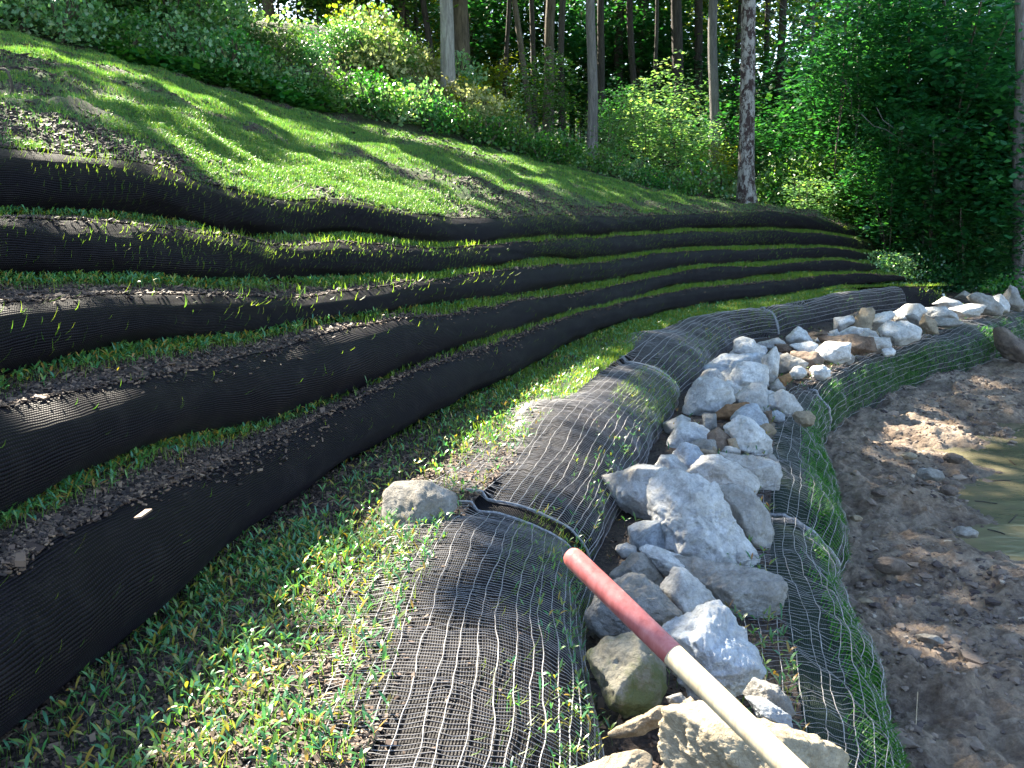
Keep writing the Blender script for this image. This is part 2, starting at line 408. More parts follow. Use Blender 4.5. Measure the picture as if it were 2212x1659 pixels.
# ------------------------------------------------------------ the netted roll beside the rocks, and the lower green roll
C6 = [(700,1900),(810,1659),(880,1450),(940,1250),(1015,1110),(1110,1010),(1190,920),(1270,835),(1350,775),(1500,694),(1650,668),(1850,635),(2000,620),(2070,619)]
B6 = [(1330,1900),(1312,1659),(1300,1480),(1280,1340),(1320,1220),(1365,1100),(1385,1010),(1440,930),(1490,860),(1590,750),(1715,715),(1880,668),(2020,640),(2085,630)]
C7 = [(1700,1900),(1725,1659),(1700,1480),(1680,1340),(1650,1200),(1655,1080),(1660,980),(1690,900),(1760,830),(1880,775),(2020,730),(2120,690),(2212,665)]
B7 = [(1990,1900),(1940,1659),(1885,1490),(1830,1330),(1785,1220),(1795,1110),(1808,1010),(1815,930),(1870,855),(1990,812),(2130,770),(2230,735),(2330,705)]
def zcurve(L, z):
    P = np.array([PZ(a, b, z) for a, b in L]); t = P[:, 1]
    assert np.all(np.diff(t) > 0), t
    return P
Z6C, Z6B, Z7C, Z7B = .15, -.17, -.2, -.6
def fam(P, yy):
    Q = interp_curve(P, P[:, 1], yy); lo = yy < P[0, 1]
    Q[lo, 0] = P[0, 0]+(yy[lo]-P[0, 1])*.2
    return Q
def idxcurve(P, n=40):
    t = np.arange(len(P)); return interp_curve(P, t, np.linspace(0, len(P)-1, (len(P)-1)*n))
c6, b6, c7, b7 = zcurve(C6, Z6C), zcurve(B6, Z6B), zcurve(C7, Z7C), zcurve(B7, Z7B)
def back(P, L=2.6):
    """carry the near end on past the camera"""
    a = P[0].copy(); return np.vstack([a+np.array([-.16*L, -L, 0]), P])
c6x, b6x, c7x, b7x = map(back, (c6, b6, c7, b7))
def pinch_at(pts, depth=.16, wid=.22):
    def f(s, C):
        p = np.ones(len(s))
        for y in pts:
            i = np.argmin(abs(C[:, 1]-y)); p -= depth*np.exp(-((s-s[i])/wid)**2)
        return p
    return f
hoopsY = [PZ(1040, 1085, Z6C)[1], PZ(1350, 775, Z6C)[1], PZ(1650, 668, Z6C)[1]]
r6 = Roll(idxcurve(c6x), idxcurve(b6x), 'slump', 206, .035, pinch_at(hoopsY, .07), .8)
r7 = Roll(idxcurve(c7x), idxcurve(b7x), 'slump', 207, .05, pinch_at([PZ(1655, 1100, Z7C)[1], PZ(1745, 840, Z7C)[1]], .10), .1)

def tube_strands(P, Nn, w, sides=3):
    """P (m,k,3) polylines, Nn (m,k,3) surface normals, w radius -> prism strips"""
    m, k, _ = P.shape
    T = np.gradient(P, axis=1); T /= np.maximum(np.linalg.norm(T, axis=2), 1e-9)[..., None]
    S = np.cross(T, Nn); S /= np.maximum(np.linalg.norm(S, axis=2), 1e-9)[..., None]
    U = np.cross(S, T)
    a = np.arange(sides)*2*math.pi/sides+.5
    V = P[:, :, None, :] + w*(S[:, :, None, :]*np.cos(a)[None, None, :, None] + U[:, :, None, :]*np.sin(a)[None, None, :, None])
    f = grid_faces(k, sides, True); F = (f[None] + (np.arange(m)*k*sides)[:, None, None]).reshape(-1, 4)
    return V.reshape(-1, 3), F
def net_on(roll, i0, i1, th0, th1, du, dv, seed, off=.012, wl=.0017, wt=.0011):
    """longitudinal and cross strands draped on part of a roll"""
    wob = Wob(seed, 2, 4, 4.0, .7); w2 = Wob(seed+1, 2, 4, 6.0, .7)
    s0, s1 = roll.s[i0], roll.s[i1]
    def surf(S, T):
        idx = np.clip(np.searchsorted(roll.s, S), 1, len(roll.s)-1); a = (S-roll.s[idx-1])/(roll.s[idx]-roll.s[idx-1])
        drape = off*(.5+.5*np.abs(w2(np.stack([S, T], -1))))
        P0 = roll.pt(idx-1, T, drape); P1 = roll.pt(idx, T, drape)
        Q = P0+(P1-P0)*a[..., None]
        fl = roll.C[idx][..., 2]+.006+drape
        Q[..., 2] = np.where(T > math.pi/2, np.maximum(Q[..., 2], fl), Q[..., 2]); return Q
    def nrm(S, T):
        e = .01
        a = surf(S, T+e)-surf(S, T-e); b = surf(S+.02, T)-surf(S-.02, T)
        n = np.cross(a, b); n /= np.maximum(np.linalg.norm(n, axis=-1), 1e-9)[..., None]; return n
    per = float(np.mean((roll.rx+roll.rz)[i0:i1]))*math.pi/2*.5*2*(th1-th0)/math.pi
    nl = max(4, int(per/dv)); tl = np.linspace(th0, th1, nl)
    ns = max(8, int((s1-s0)/.03)); S = np.linspace(s0, s1, ns)
    T, SS = np.meshgrid(tl, S, indexing='ij')
    T2 = T + .028*wob(np.stack([SS*.7, T*6], -1)) + .0025*np.sin(SS*2*math.pi/.15+T*40)
    zl = tube_strands(surf(SS, T2), nrm(SS, T2), wl)
    nc = int((s1-s0)/du); sc = np.linspace(s0, s1, nc); tt = np.linspace(th0, th1, 26)
    S3, T3 = np.meshgrid(sc, tt, indexing='ij')
    S3 = np.clip(S3 + .012*wob(np.stack([T3*5, S3*3], -1)) - (T3-1)*.05, s0, s1)
    jit = rng.uniform(-.12, .10, (nc, 1)); T3 = T3 + jit*(T3 > (th0+th1)/2)*(T3-(th0+th1)/2)
    zc = tube_strands(surf(S3, T3), nrm(S3, T3), wt)
    return zl, zc, surf, nrm
def submesh_roll(roll, name, i0, i1, nth, t0, t1):
    th = np.linspace(t0, t1, nth); I, T = np.meshgrid(np.arange(i0, i1+1), th, indexing='ij')
    V = roll.pt(I, T); d = np.linalg.norm(np.diff(V, axis=1), axis=2).mean(0); v = np.concatenate([[0], np.cumsum(d)])
    uv = np.stack([np.repeat(roll.s[i0:i1+1, None], nth, 1), np.repeat(v[None], i1-i0+1, 0)], -1).reshape(-1, 2)
    return mesh(name, V.reshape(-1, 3), grid_faces(i1-i0+1, nth), True, None, uv)
def idx_at(roll, y): return int(np.argmin(abs(roll.C[:, 1]-y)))
seg = [0]+[idx_at(r6, y) for y in hoopsY]+[len(r6.s)-1]
NL = ['nearest netted roll, seen from above beside the red tool handle',
      'netted roll humped up between the open gap and the second edge band',
      'short netted roll between the second and third edge bands, behind the white rock pile',
      'farthest netted roll, running off to the end of the bank behind the small rocks']
for q in range(4):
    i0, i1 = seg[q], seg[q+1]
    if q == 0: i1 -= 1
    if q == 1: i0 += 3
    root = empty('netted_roll', tuple(r6.C[i0]))
    tag(root, NL[q], 'netted roll', 'netted rolls beside the rock line')
    inv = -np.array(root.location)
    def ch(name, me, m):
        me.transform(__import__('mathutils').Matrix.Translation(Vector(inv))); return link(name, me, m, root)
    ch('sock', submesh_roll(r6, 'sock', i0-(4 if q == 1 else 0), i1, 40, -1.2, 3.3), M['sock_net'])
    far = q >= 2
    (Vl, Fl), (Vc, Fc), surf, nrm = net_on(r6, i0, i1-(40 if q == 3 else 0), -.25, 2.15, .021 if not far else .028, .046, 300+q, .014, .0024 if not far else .003, .0015 if not far else .0019)
    ch('long_strands', mesh('long_strands', Vl, Fl), M['net'])
    ch('cross_strands', mesh('cross_strands', Vc, Fc), M['net_thin'])
    ends = ([r6.s[i1]] if q < 3 else []) + ([r6.s[i0]] if q > 0 else [])
    for e in ends:
        th = np.linspace(-.1, 1.75, 40); 
        S = np.full_like(th, e)+(.012 if e == r6.s[i0] else -.012)
        P = surf(S, th); 
        P[:, 2] += .004
        Vb, Fb = tube_strands(P[None], nrm(S, th)[None], .007 if not far else .010, 6)
        ch('edge_band', mesh('edge_band', Vb, Fb), M['band'])
# lower green roll, three lengths
j = [0, idx_at(r7, PZ(1655, 1100, Z7C)[1]), idx_at(r7, PZ(1745, 840, Z7C)[1]), len(r7.s)-1]
GL = ['nearest low roll grown over with green grass under netting, between near rocks and mud',
      'bright green grassy roll under netting, middle length between rocks and mud',
      'far green grassy roll curving away to the right above the mud']
GL[0] = 'nearest length of low green roll, netting over grass, beside the near rocks'
for q in range(3):
    i0, i1 = j[q], j[q+1]
    root = empty('grassy_roll', tuple(r7.C[i0])); tag(root, GL[q], 'grassy roll', 'grass covered rolls along the mud')
    inv = -np.array(root.location)
    ch('sock', submesh_roll(r7, 'sock', i0, i1, 36, -1.3, 3.3), M['green_sock'])
    (Vl, Fl), (Vc, Fc), surf, nrm = net_on(r7, i0, i1, -.35, 1.9, .03, .055, 330+q, .045, .0022, .0013)
    ch('long_strands', mesh('long_strands', Vl, Fl), M['net'])
    ch('cross_strands', mesh('cross_strands', Vc, Fc), M['net_thin'])
    if q < 2:
        th = np.linspace(-.1, 1.6, 30); S = np.full_like(th, r7.s[i1]-.01)
        Vb, Fb = tube_strands(surf(S, th)[None], nrm(S, th)[None], .011, 6)
        ch('edge_band', mesh('edge_band', Vb, Fb), M['band'])

# ------------------------------------------------------------ ground sheets
gw = Wob(11, 2, 8, 3.0, .62)
def sheet(name, A, Bc, m, matl, amp=.012, na=None, sag=0, fn=None):
    """loft between two curves of equal length"""
    t = np.linspace(0, 1, m)[None, :, None]
    V = A[:, None, :]*(1-t)+Bc[:, None, :]*t
    V[..., 2] += amp*gw(V[..., :2]*2.2)*np.clip(t[..., 0]*6, 0, 1) + sag*np.sin(t[..., 0]*math.pi)
    if fn: V = fn(V)
    V = V.reshape(-1, 3); me = mesh(name, V, grid_faces(len(A), m), True)
    o = link(name, me, matl); tag(o, kind='structure'); return o, V.reshape(len(A), m, 3)
SHEETS = {}
LITTER = []
def ledge(k):
    """soil between roll k's base and the top of the roll below it"""
    yb, Bb, Cb = roll_curves(k)
    ymax = 18.5 if k < 5 else c6[-1, 1]
    yy = np.linspace(Y0, ymax, 520)
    b, _ = sample_roll(k, yy)
    n = normals2(b); b = b - n*.08
    if k < 5:
        rr = rolls[k+1]; tp = rr.pt(np.arange(len(rr.s)), np.full(len(rr.s), 1.12)); o_ = np.argsort(tp[:, 1])
        c = np.stack([np.interp(yy, tp[o_, 1], tp[o_, i]) for i in range(3)], 1); c[:, 1] = yy; c[:, 2] += .004
        hi = yy > tp[o_, 1][-1]; c[hi, 0] = tp[o_, 0][-1]+(yy[hi]-tp[o_, 1][-1])*.15; c[hi, 2] -= .12*(yy[hi]-tp[o_, 1][-1])
    else:
        c = fam(np.vstack([c6[0]+np.array([-.5, -2.6, 0]), c6]), yy); c[:, 2] += .012
        n6 = normals2(c); c = c - n6*.02
    o, V = sheet('terrace_soil', c, b, 22, M['soil'], .008)
    SHEETS[k] = V; return o
for k in (1, 2, 3, 4, 5): ledge(k)
# rock bench between netted roll and green roll
yb = np.linspace(0, 17.5, 300)
A = fam(b6, yb); Bq = fam(c7, yb); A[:, 2] = Z6B; Bq[:, 2] = Z7C+.03
A[:, 0] -= .25; Bq[:, 0] += .03
ob, SHEETS['bench'] = sheet('rock_bench_soil', A, Bq, 14, M['soil'], .012)
# mud shore and pond
EY = [-3, 3.5, 5.06, 5.8, 6.5, 7.1, 8.0, 8.6, 9.2, 9.7, 10.3]; EX = [2.9, 3.25, 3.43, 3.32, 3.5, 3.7, 4.2, 4.65, 5.2, 6.6, 9.5]
WZ = -.75
def mudfn(V):
    x, y = V[..., 0], V[..., 1]
    ex = np.interp(y, EY, EX); ex = np.where(y > 10.3, 9.5+(y-10.3)*1.5, ex)
    d = ex-x + .18*gw(np.stack([x, y], -1)*1.1)
    z = np.where(d > 0, -.74+.12*np.clip(d/1.3, 0, 1)**.6, -.74+d*.18)
    z = np.maximum(z, -1.1)
    q = np.stack([x, y], -1)
    n1 = Wob(21, 2, 7, 5.0, .66)(q); n2 = Wob(22, 2, 6, 16., .7)(q)
    z = z + .038*n1 + .026*np.abs(n2) - .018
    V[..., 2] = z
    return V
ym = np.concatenate([np.linspace(-.5, 9, 420), np.linspace(9.05, 19, 200)])
A = fam(b7, ym); A[:, 0] -= .25
A[ym > b7[-1, 1], 0] = b7[-1, 0] + (ym[ym > b7[-1, 1]]-b7[-1, 1])*2.2 - .25
Bm = A.copy(); Bm[:, 0] = 14+ym*.3
tt_ = np.linspace(0, 1, 260)**1.6
V = A[:, None, :]*(1-tt_[None, :, None])+Bm[:, None, :]*tt_[None, :, None]
V = mudfn(V)
tag(link('mud_bank', mesh('mud_bank', V.reshape(-1, 3), grid_faces(len(ym), len(tt_))), M['mud']), kind='structure')
MUDV = V
wv = np.array([[1.5, -4, WZ], [40, -4, WZ], [40, 13.5, WZ], [1.5, 13.5, WZ]])
tag(link('pond_water', mesh('pond_water', wv, np.array([[0, 1, 2, 3]])), M['water']), kind='structure')
for i_, (px, py, l_) in enumerate([(2160,1040,.10),(2190,1000,.07),(2130,1085,.08),(2185,1120,.12),(2150,1150,.06)]):
    P = PZ(px, py, WZ); a_ = i_*1.3; q_ = np.array([[-l_, 0, .002], [0, .012, .006], [l_, .02, .003]]); q_ = q_@np.array([[math.cos(a_), math.sin(a_), 0], [-math.sin(a_), math.cos(a_), 0], [0, 0, 1]])
    LITTER.append((P, q_))
# lawn: between the top roll and the wood's edge
LT = [(-250,20,12.6),(0,70,13),(330,152,14),(650,238,15.5),(960,303,17),(1250,372,18),(1500,430,18.6),(1640,457,18.8),(1750,470,19.4),(1886,522,20.5)]
LTP = np.array([PD(*a) for a in LT])
y1, B1, C1 = roll_curves(1)
pxs = np.concatenate([np.linspace(-900, 0, 60)[:-1], np.linspace(0, 1886, 420)])
r1px = np.array([a[0] for a in ROLLS[1]], float)
Ca = interp_curve(C1, r1px, np.clip(pxs, 0, None))
Ca[pxs < 0] = C1[0] + np.array([-.17, -1, 0])[None]*((-pxs[pxs < 0])/900*6.5)[:, None]
Cb_ = interp_curve(LTP, np.array([a[0] for a in LT], float), np.clip(pxs, -250, None))
Cb_[pxs < -250] = LTP[0] + np.array([-.55, -1, .0])[None]*((-250-pxs[pxs < -250])/650*9)[:, None]
rr = rolls[1]; tp = rr.pt(np.arange(len(rr.s)), np.full(len(rr.s), 1.12)); Ca = np.stack([np.interp(Ca[:, 1], tp[:, 1], tp[:, 0]), Ca[:, 1], np.interp(Ca[:, 1], tp[:, 1], tp[:, 2])+.004], 1)
ol, LV = sheet('grassy_slope', Ca, Cb_, 120, M['lawn'], .035, sag=.10)
# wide terrain under and behind everything (radial basis through known heights)
KP = [tuple(p) for p in LTP]
for k in (1, 3, 5):
    y, B, C = roll_curves(k)
    for i in range(0, len(B), 2): KP.append((B[i][0], B[i][1], B[i][2]-.55))
for P_, dz in ((c6, -.75), (c7, -.6), (b7, -.5)):
    for i in range(0, len(P_), 2): KP.append((P_[i][0], P_[i][1], P_[i][2]+dz))
for a in [(850,115,22),(780,100,21),(700,60,20),(950,190,21.5),(1060,270,21),(1150,320,21),(1280,362,21),(1540,395,24),(1400,392,22),(2000,588,19),(2212,598,20),(2055,545,22),(1900,545,21.5),(1800,500,22),(400,60,18),(150,-20,17)]:
    KP.append(tuple(PD(*a)))
KP += [(-14,25,6.5),(-6,27,5.2),(-4,32,4.6),(0,30,3.2),(6,35,2.2),(14,30,.9),(22,24,.3),(20,40,1.5),(-20,45,7),(0,55,4),(25,60,2),(60,60,2),(-60,60,9),(-60,0,5),(-25,10,5),(-14,4,3.5),(-10,-8,3.),(0,-10,0),(4,4,-1.5),(8,4,-1.7),(8,10,-1.6),(5,15,-.9),(12,14,-1.2),(20,14,-1.0),(13,18.5,-.2),(20,19,0),(30,0,-1.5),(60,0,-1),(0,110,16),(70,110,14),(-70,110,18),(0,72,9),(25,72,7.5),(50,72,6),(6.5,17.6,-.25),(8.6,17.2,-.35),(10.5,17,-.5)]
KP = np.array(KP)
def rbf_fit(P):
    d = np.linalg.norm(P[:, None, :2]-P[None, :, :2], axis=2); n = len(P)
    A = np.zeros((n+3, n+3)); A[:n, :n] = -d + 1e-3*np.eye(n); A[:n, n] = 1; A[n, :n] = 1
    A[:n, n+1:] = P[:, :2]; A[n+1:, :n] = P[:, :2].T
    return np.linalg.solve(A, np.concatenate([P[:, 2], [0, 0, 0]]))
RW = rbf_fit(KP)
tw = Wob(31, 2, 6, .8, .6)
def tz(x, y):
    x = np.asarray(x, float); y = np.asarray(y, float); sh = x.shape; q = np.stack([x.ravel(), y.ravel()], 1)
    o = np.concatenate([(-np.linalg.norm(c[:, None, :]-KP[None, :, :2], axis=2))@RW[:-3] + RW[-3]+c@RW[-2:] for c in np.array_split(q, max(1, len(q)//5000))])
    return o.reshape(sh)
def axis(parts): return np.concatenate([np.linspace(a, b, n, endpoint=False) for a, b, n in parts])
gx = axis([(-70, -20, 25), (-20, 24, 150), (24, 71, 24)]); gy = axis([(-12, 8, 30), (8, 40, 120), (40, 111, 30)])
GX, GY = np.meshgrid(gx, gy, indexing='ij'); GZ = tz(GX, GY) + .06*tw(np.stack([GX, GY], -1))*(GY > 17)
tag(link('forest_ground', mesh('forest_ground', np.stack([GX, GY, GZ], -1).reshape(-1, 3), grid_faces(len(gx), len(gy))), M['floor']), kind='structure')

# ------------------------------------------------------------ blades, leaves, chips
def blades(P, L, w, az, lean, curl, nseg=3, leaf=False, rnd=None):
    """ribbons: P base (n,3); lean = start angle from vertical, curl = added angle along the blade"""
    n = len(P); t = np.linspace(0, 1, nseg+1)
    ang = lean[:, None] + curl[:, None]*t[None, :-1]
    st = L[:, None]/nseg
    dx = np.concatenate([np.zeros((n, 1)), np.cumsum(np.sin(ang)*st, 1)], 1); dz = np.concatenate([np.zeros((n, 1)), np.cumsum(np.cos(ang)*st, 1)], 1)
    ca, sa = np.cos(az)[:, None], np.sin(az)[:, None]
    C = np.stack([P[:, None, 0]+dx*ca, P[:, None, 1]+dx*sa, P[:, None, 2]+dz], -1)
    prof = (np.sin(math.pi*np.clip(t*.93+.04, 0, 1))**.8 if leaf else (1-t**1.5*.9))
    hw = (w[:, None]*prof[None, :])/2
    tw_ = rng.uniform(-.5, .5, n)[:, None]
    S = np.stack([-sa*np.cos(tw_)+0*t, ca*np.cos(tw_)+0*t, np.sin(tw_)+0*t], -1)
    V = np.stack([C-S*hw[..., None], C+S*hw[..., None]], 2).reshape(-1, 3)
    f = grid_faces(nseg+1, 2); F = (f[None]+(np.arange(n)*(nseg+1)*2)[:, None, None]).reshape(-1, 4)
    r = rng.uniform(0, 1, n) if rnd is None else rnd
    return V, F, np.repeat(r, (nseg+1)*2)
def leaves(P, size, nrm_tilt=.5, droop=0., aspect=.7, rnd=None):
    n = len(P); az = rng.uniform(0, 2*math.pi, n); tl = rng.normal(0, nrm_tilt, n); tr = rng.normal(0, nrm_tilt, n)
    a = np.stack([np.cos(az)*np.cos(tl), np.sin(az)*np.cos(tl), np.sin(tl)-droop], 1); a /= np.linalg.norm(a, axis=1)[:, None]
    b0 = np.stack([-np.sin(az), np.cos(az), 0*az], 1); u = np.cross(a, b0)
    b = b0*np.cos(tr)[:, None]+u*np.sin(tr)[:, None]; u = np.cross(a, b)
    s = size*rng.uniform(.65, 1.3, n)
    s = s[:, None]
    V = np.stack([P-a*s*.5, P-a*s*.05+b*s*aspect*.5-u*s*.08, P+a*s*.5, P-a*s*.05-b*s*aspect*.5-u*s*.08], 1).reshape(-1, 3)
    F = np.arange(n*4).reshape(n, 4)
    r = rng.uniform(0, 1, n) if rnd is None else rnd
    return V, F, np.repeat(r, 4)
def sample_sheet(V, n, dens=None, vr=(0, 1), ur=(0, 1)):
    """random points on a lofted sheet with probability by area (and optional density function of xyz, v)"""
    a, b = V.shape[:2]
    i0, i1 = int(ur[0]*(a-1)), int(ur[1]*(a-1)); j0, j1 = int(vr[0]*(b-1)), max(int(vr[0]*(b-1))+1, int(round(vr[1]*(b-1))))
    Q = V[i0:i1+1, j0:j1+1]
    e1 = Q[1:, :-1]-Q[:-1, :-1]; e2 = Q[:-1, 1:]-Q[:-1, :-1]
    ar = np.linalg.norm(np.cross(e1, e2), axis=2)
    if dens is not None: ar = ar*dens((Q[1:, 1:]+Q[:-1, :-1])/2, np.linspace(vr[0], vr[1], Q.shape[1]-1)[None, :])
    p = ar.ravel()/ar.sum(); k = rng.choice(len(p), n, p=p); ii, jj = np.divmod(k, Q.shape[1]-1)
    u, v = rng.uniform(0, 1, (2, n))
    u, v = u[:, None], v[:, None]
    return Q[ii, jj]*(1-u)*(1-v)+Q[ii+1, jj]*u*(1-v)+Q[ii, jj+1]*(1-u)*v+Q[ii+1, jj+1]*u*v
def nearness(P): return 1/np.clip(np.linalg.norm(P-CAM, axis=-1), 1.3, 40)**1.15
def infront(P): 
    d = P-CAM; z = d@CF; return (z > .3) & (abs(d@CR) < z*.68+.5) & (abs(d@CU) < z*.55+.6)
patch = Wob(41, 2, 4, 1.6, .7); patch2 = Wob(42, 2, 5, 5., .7)
def mkchips(P, L, w, th=.004, flat=.35):
    n = len(P); az = rng.uniform(0, 2*math.pi, n); tl = rng.normal(0, flat, n); tr = rng.normal(0, flat, n)
    a = np.stack([np.cos(az)*np.cos(tl), np.sin(az)*np.cos(tl), np.sin(tl)], 1)
    b0 = np.stack([-np.sin(az), np.cos(az), 0*az], 1); u = np.cross(a, b0)
    b = b0*np.cos(tr)[:, None]+u*np.sin(tr)[:, None]; u = np.cross(a, b)
    L = L[:, None]; w = w[:, None]; h = (th*rng.uniform(.5, 1.5, n))[:, None]
    k = rng.uniform(.6, 1, (n, 4, 1))
    top = [P+(-a*L*k[:, 0]-b*w*k[:, 1])/2+u*h, P+(a*L*k[:, 1]-b*w*k[:, 2])/2+u*h, P+(a*L*k[:, 2]+b*w*k[:, 3])/2+u*h, P+(-a*L*k[:, 3]+b*w*k[:, 0])/2+u*h]
    bot = [q-2*u*h for q in top]
    V = np.stack(top+bot, 1).reshape(-1, 3)
    f = np.array([[0, 1, 2, 3], [0, 4, 5, 1], [1, 5, 6, 2], [2, 6, 7, 3], [3, 7, 4, 0]])
    F = (f[None]+(np.arange(n)*8)[:, None, None]).reshape(-1, 4)
    return V, F, np.repeat(rng.uniform(0, 1, n)**1.0, 8)

# mulch on the ledges, spilling a little over each roll's shoulder
parts = []
for k, n in ((1, 8000), (2, 9000), (3, 12000), (4, 20000), (5, 46000)):
    P = sample_sheet(SHEETS[k], n, lambda Q, v: nearness(Q)**1.3, ur=(.12, 1)); P = P[infront(P)]
    d = np.linalg.norm(P-CAM, axis=1)
    L = rng.gamma(3, .005, len(P))*(1+d*.05)+.005; parts.append(mkchips(P+[0, 0, .004], L, L*rng.uniform(.25, .6, len(P)), .0025))
    # spill
    r = rolls.get(k+1, r6 if k == 5 else None)
    m = int(n*(.22 if k < 5 else .05)); ii = rng.integers(0, len(r.s), m*3); w_ = nearness(r.C[ii]); ii = ii[rng.uniform(0, 1, len(ii)) < w_/w_.max()][:m]
    th = (1.25 if k < 5 else 2.0) - np.abs(rng.normal(0, .2 if k < 5 else .28, len(ii)))*(1+.5*np.sin(r.s[ii]*2.1))
    P = r.pt(ii, np.clip(th, .6, 2.2), .006) + rng.normal(0, .01, (len(ii), 3))*[1, 1, .1]; P = P[infront(P)]
    d = np.linalg.norm(P-CAM, axis=1)
    L = rng.gamma(3, .0038, len(P))*(1+d*.04)+.004; parts.append(mkchips(P, L, L*rng.uniform(.25, .6, len(P)), .0025, .3))
P = sample_sheet(SHEETS['bench'], 5000, lambda Q, v: nearness(Q)); L = rng.gamma(3, .007, len(P))+.006
parts.append(mkchips(P+[0, 0, .004], L, L*.45, .003))
V, F, r_ = merge(parts)
tag(link('mulch', mesh('mulch', V, F, False, r_), M['chips']), 'dark shredded bark mulch scattered over the terrace steps', 'mulch', None, 'stuff')

# seedlings on the ledges
def seedlings(P, sc=1.0, lv=(2, 3)):
    out = []; n = len(P)
    hs = rng.uniform(.015, .05, n)*sc; az = rng.uniform(0, 6.283, n); ln = rng.uniform(0, .35, n)
    out.append(blades(P, hs, np.full(n, .0025*sc), az, ln, 0*ln, 1, False, rng.uniform(.3, .9, n)))
    top = P + np.stack([np.sin(ln)*np.cos(az)*hs, np.sin(ln)*np.sin(az)*hs, np.cos(ln)*hs], 1)
    for q in range(lv[1]):
        m = rng.uniform(0, 1, n) < (1 if q < lv[0] else .45)
        a = az[m] + q*2.2 + rng.normal(0, .5, m.sum())
        out.append(blades(top[m], rng.uniform(.022, .048, m.sum())*sc, rng.uniform(.006, .0105, m.sum())*sc, a, rng.uniform(.3, 1.0, m.sum()), rng.uniform(.2, 1.3, m.sum()), 3, True))
    return out
sg, gr = [], []
def dens5(Q, v):   # thick along the foot of the lowest roll and in the far half, thin by the netting near the camera
    y = Q[..., 1]; e = np.clip(1.25-np.abs(v-.62)*1.5, .03, 1.2)
    near = np.clip((y-2.9)/2.5, 0, 1); e = e*(1-near)+near*(1.0-.25*(v < .15))
    return e*nearness(Q)**1.0*np.clip(.75+.45*patch(Q[..., :2]*1.3)+.35*patch2(Q[..., :2]), .22, 1.6)
def dens_l(Q, v): # along the back of each upper ledge
    return np.exp(-((v-.78)/.26)**2)*nearness(Q)*np.clip(.8+.6*patch(Q[..., :2]*1.7), .08, 2)
for k, n, s in ((5, 6600, 1.12), (4, 4200, 1.05), (3, 7000, 1.05), (2, 6000, .95), (1, 3400, .75)):
    P = sample_sheet(SHEETS[k], n, dens5 if k == 5 else dens_l, ur=(.12, 1)); P = P[infront(P)]
    sg += seedlings(P, s)
    P = sample_sheet(SHEETS[k], int(n*.9), dens5 if k == 5 else dens_l, ur=(.12, 1)); P = P[infront(P)]; m = len(P)
    d = np.linalg.norm(P-CAM, axis=1)
    gr.append(blades(P, rng.uniform(.03, .085, m)*(1 if k > 3 else .65), .0018+.0004*d, rng.uniform(0, 6.28, m), rng.uniform(0, .5, m), rng.uniform(0, 1.1, m), 3))
# far, dense
for k, n in ((5, 30000), (4, 19000), (3, 20000), (2, 17000), (1, 13000)):
    P = sample_sheet(SHEETS[k], n, (lambda Q, v: np.clip(Q[..., 1]-5, 0, 4)*np.clip(.8+.5*patch(Q[..., :2]*1.7), .2, 2)*(1 if k == 5 else np.exp(-((v-.6)/.45)**2))), ur=(.3, 1)); P = P[infront(P)]; m = len(P)
    gr.append(blades(P, rng.uniform(.03, .075, m)*(1 if k > 4 else .95), rng.uniform(.005, .010, m)*1.15, rng.uniform(0, 6.28, m), rng.uniform(0, .7, m), rng.uniform(0, 1.1, m), 2))
# thin blades growing out through the roll faces
def face_grass(r, n, lo, hi, L=(.03, .08), wd_=1., dfn=None, maxy=30):
    ii = rng.integers(0, len(r.s), n*4); w_ = nearness(r.C[ii])**.9
    w_ = w_*np.clip(.5+.9*patch(np.stack([r.s[ii]*.8, r.s[ii]*0+r.C[0, 1]], 1)), .03, 2)
    ii = ii[rng.uniform(0, 1, len(ii)) < w_/w_.max()][:n]; m = len(ii)
    th = rng.uniform(lo, hi, m); P = r.pt(ii, th); nr = r.n[ii]
    ok = infront(P); P, nr, ii = P[ok], nr[ok], ii[ok]; m = len(P)
    d = np.linalg.norm(P-CAM, axis=1)
    az = np.arctan2(nr[:, 1], nr[:, 0]) + rng.normal(0, .5, m)
    return blades(P, rng.uniform(L[0], L[1], m), (.0016+.0005*d)*wd_, az, rng.uniform(.5, 1.3, m), -rng.uniform(.2, 1.3, m), 3)
gr.append(face_grass(rolls[5], 380, -.3, 1.3)); gr.append(face_grass(rolls[4], 330, -.3, 1.2))
gr.append(face_grass(rolls[3], 1400, -.6, 1.2)); gr.append(face_grass(rolls[2], 9500, -.7, 1.3, (.02, .05), .7))
gr.append(face_grass(rolls[1], 8000, -.7, 1.25, (.02, .05), .6))
gr.append(face_grass(r6, 4200, .1, 1.2, (.03, .08), .9))
ii = rng.integers(0, len(r6.s), 9000); w_ = nearness(r6.C[ii]); ii = ii[rng.uniform(0, 1, len(ii)) < w_/w_.max()*(patch2(np.stack([r6.s[ii]*.8, r6.s[ii]*.3], 1)) > -.1)][:900]
sg += seedlings(r6.pt(ii, rng.triangular(.05, .45, 1.1, len(ii))), .9)
V, F, r_ = merge(sg)
tag(link('seedlings', mesh('seedlings', V, F, True, r_), M['seedling']), 'young broad-bladed green seedlings sprouting through the mulch on the steps', 'seedlings', None, 'stuff')
V, F, r_ = merge(gr)
tag(link('grass_blades', mesh('grass_blades', V, F, True, r_), M['grass']), 'thin upright grass blades growing through the rolls and steps', 'grass', None, 'stuff')
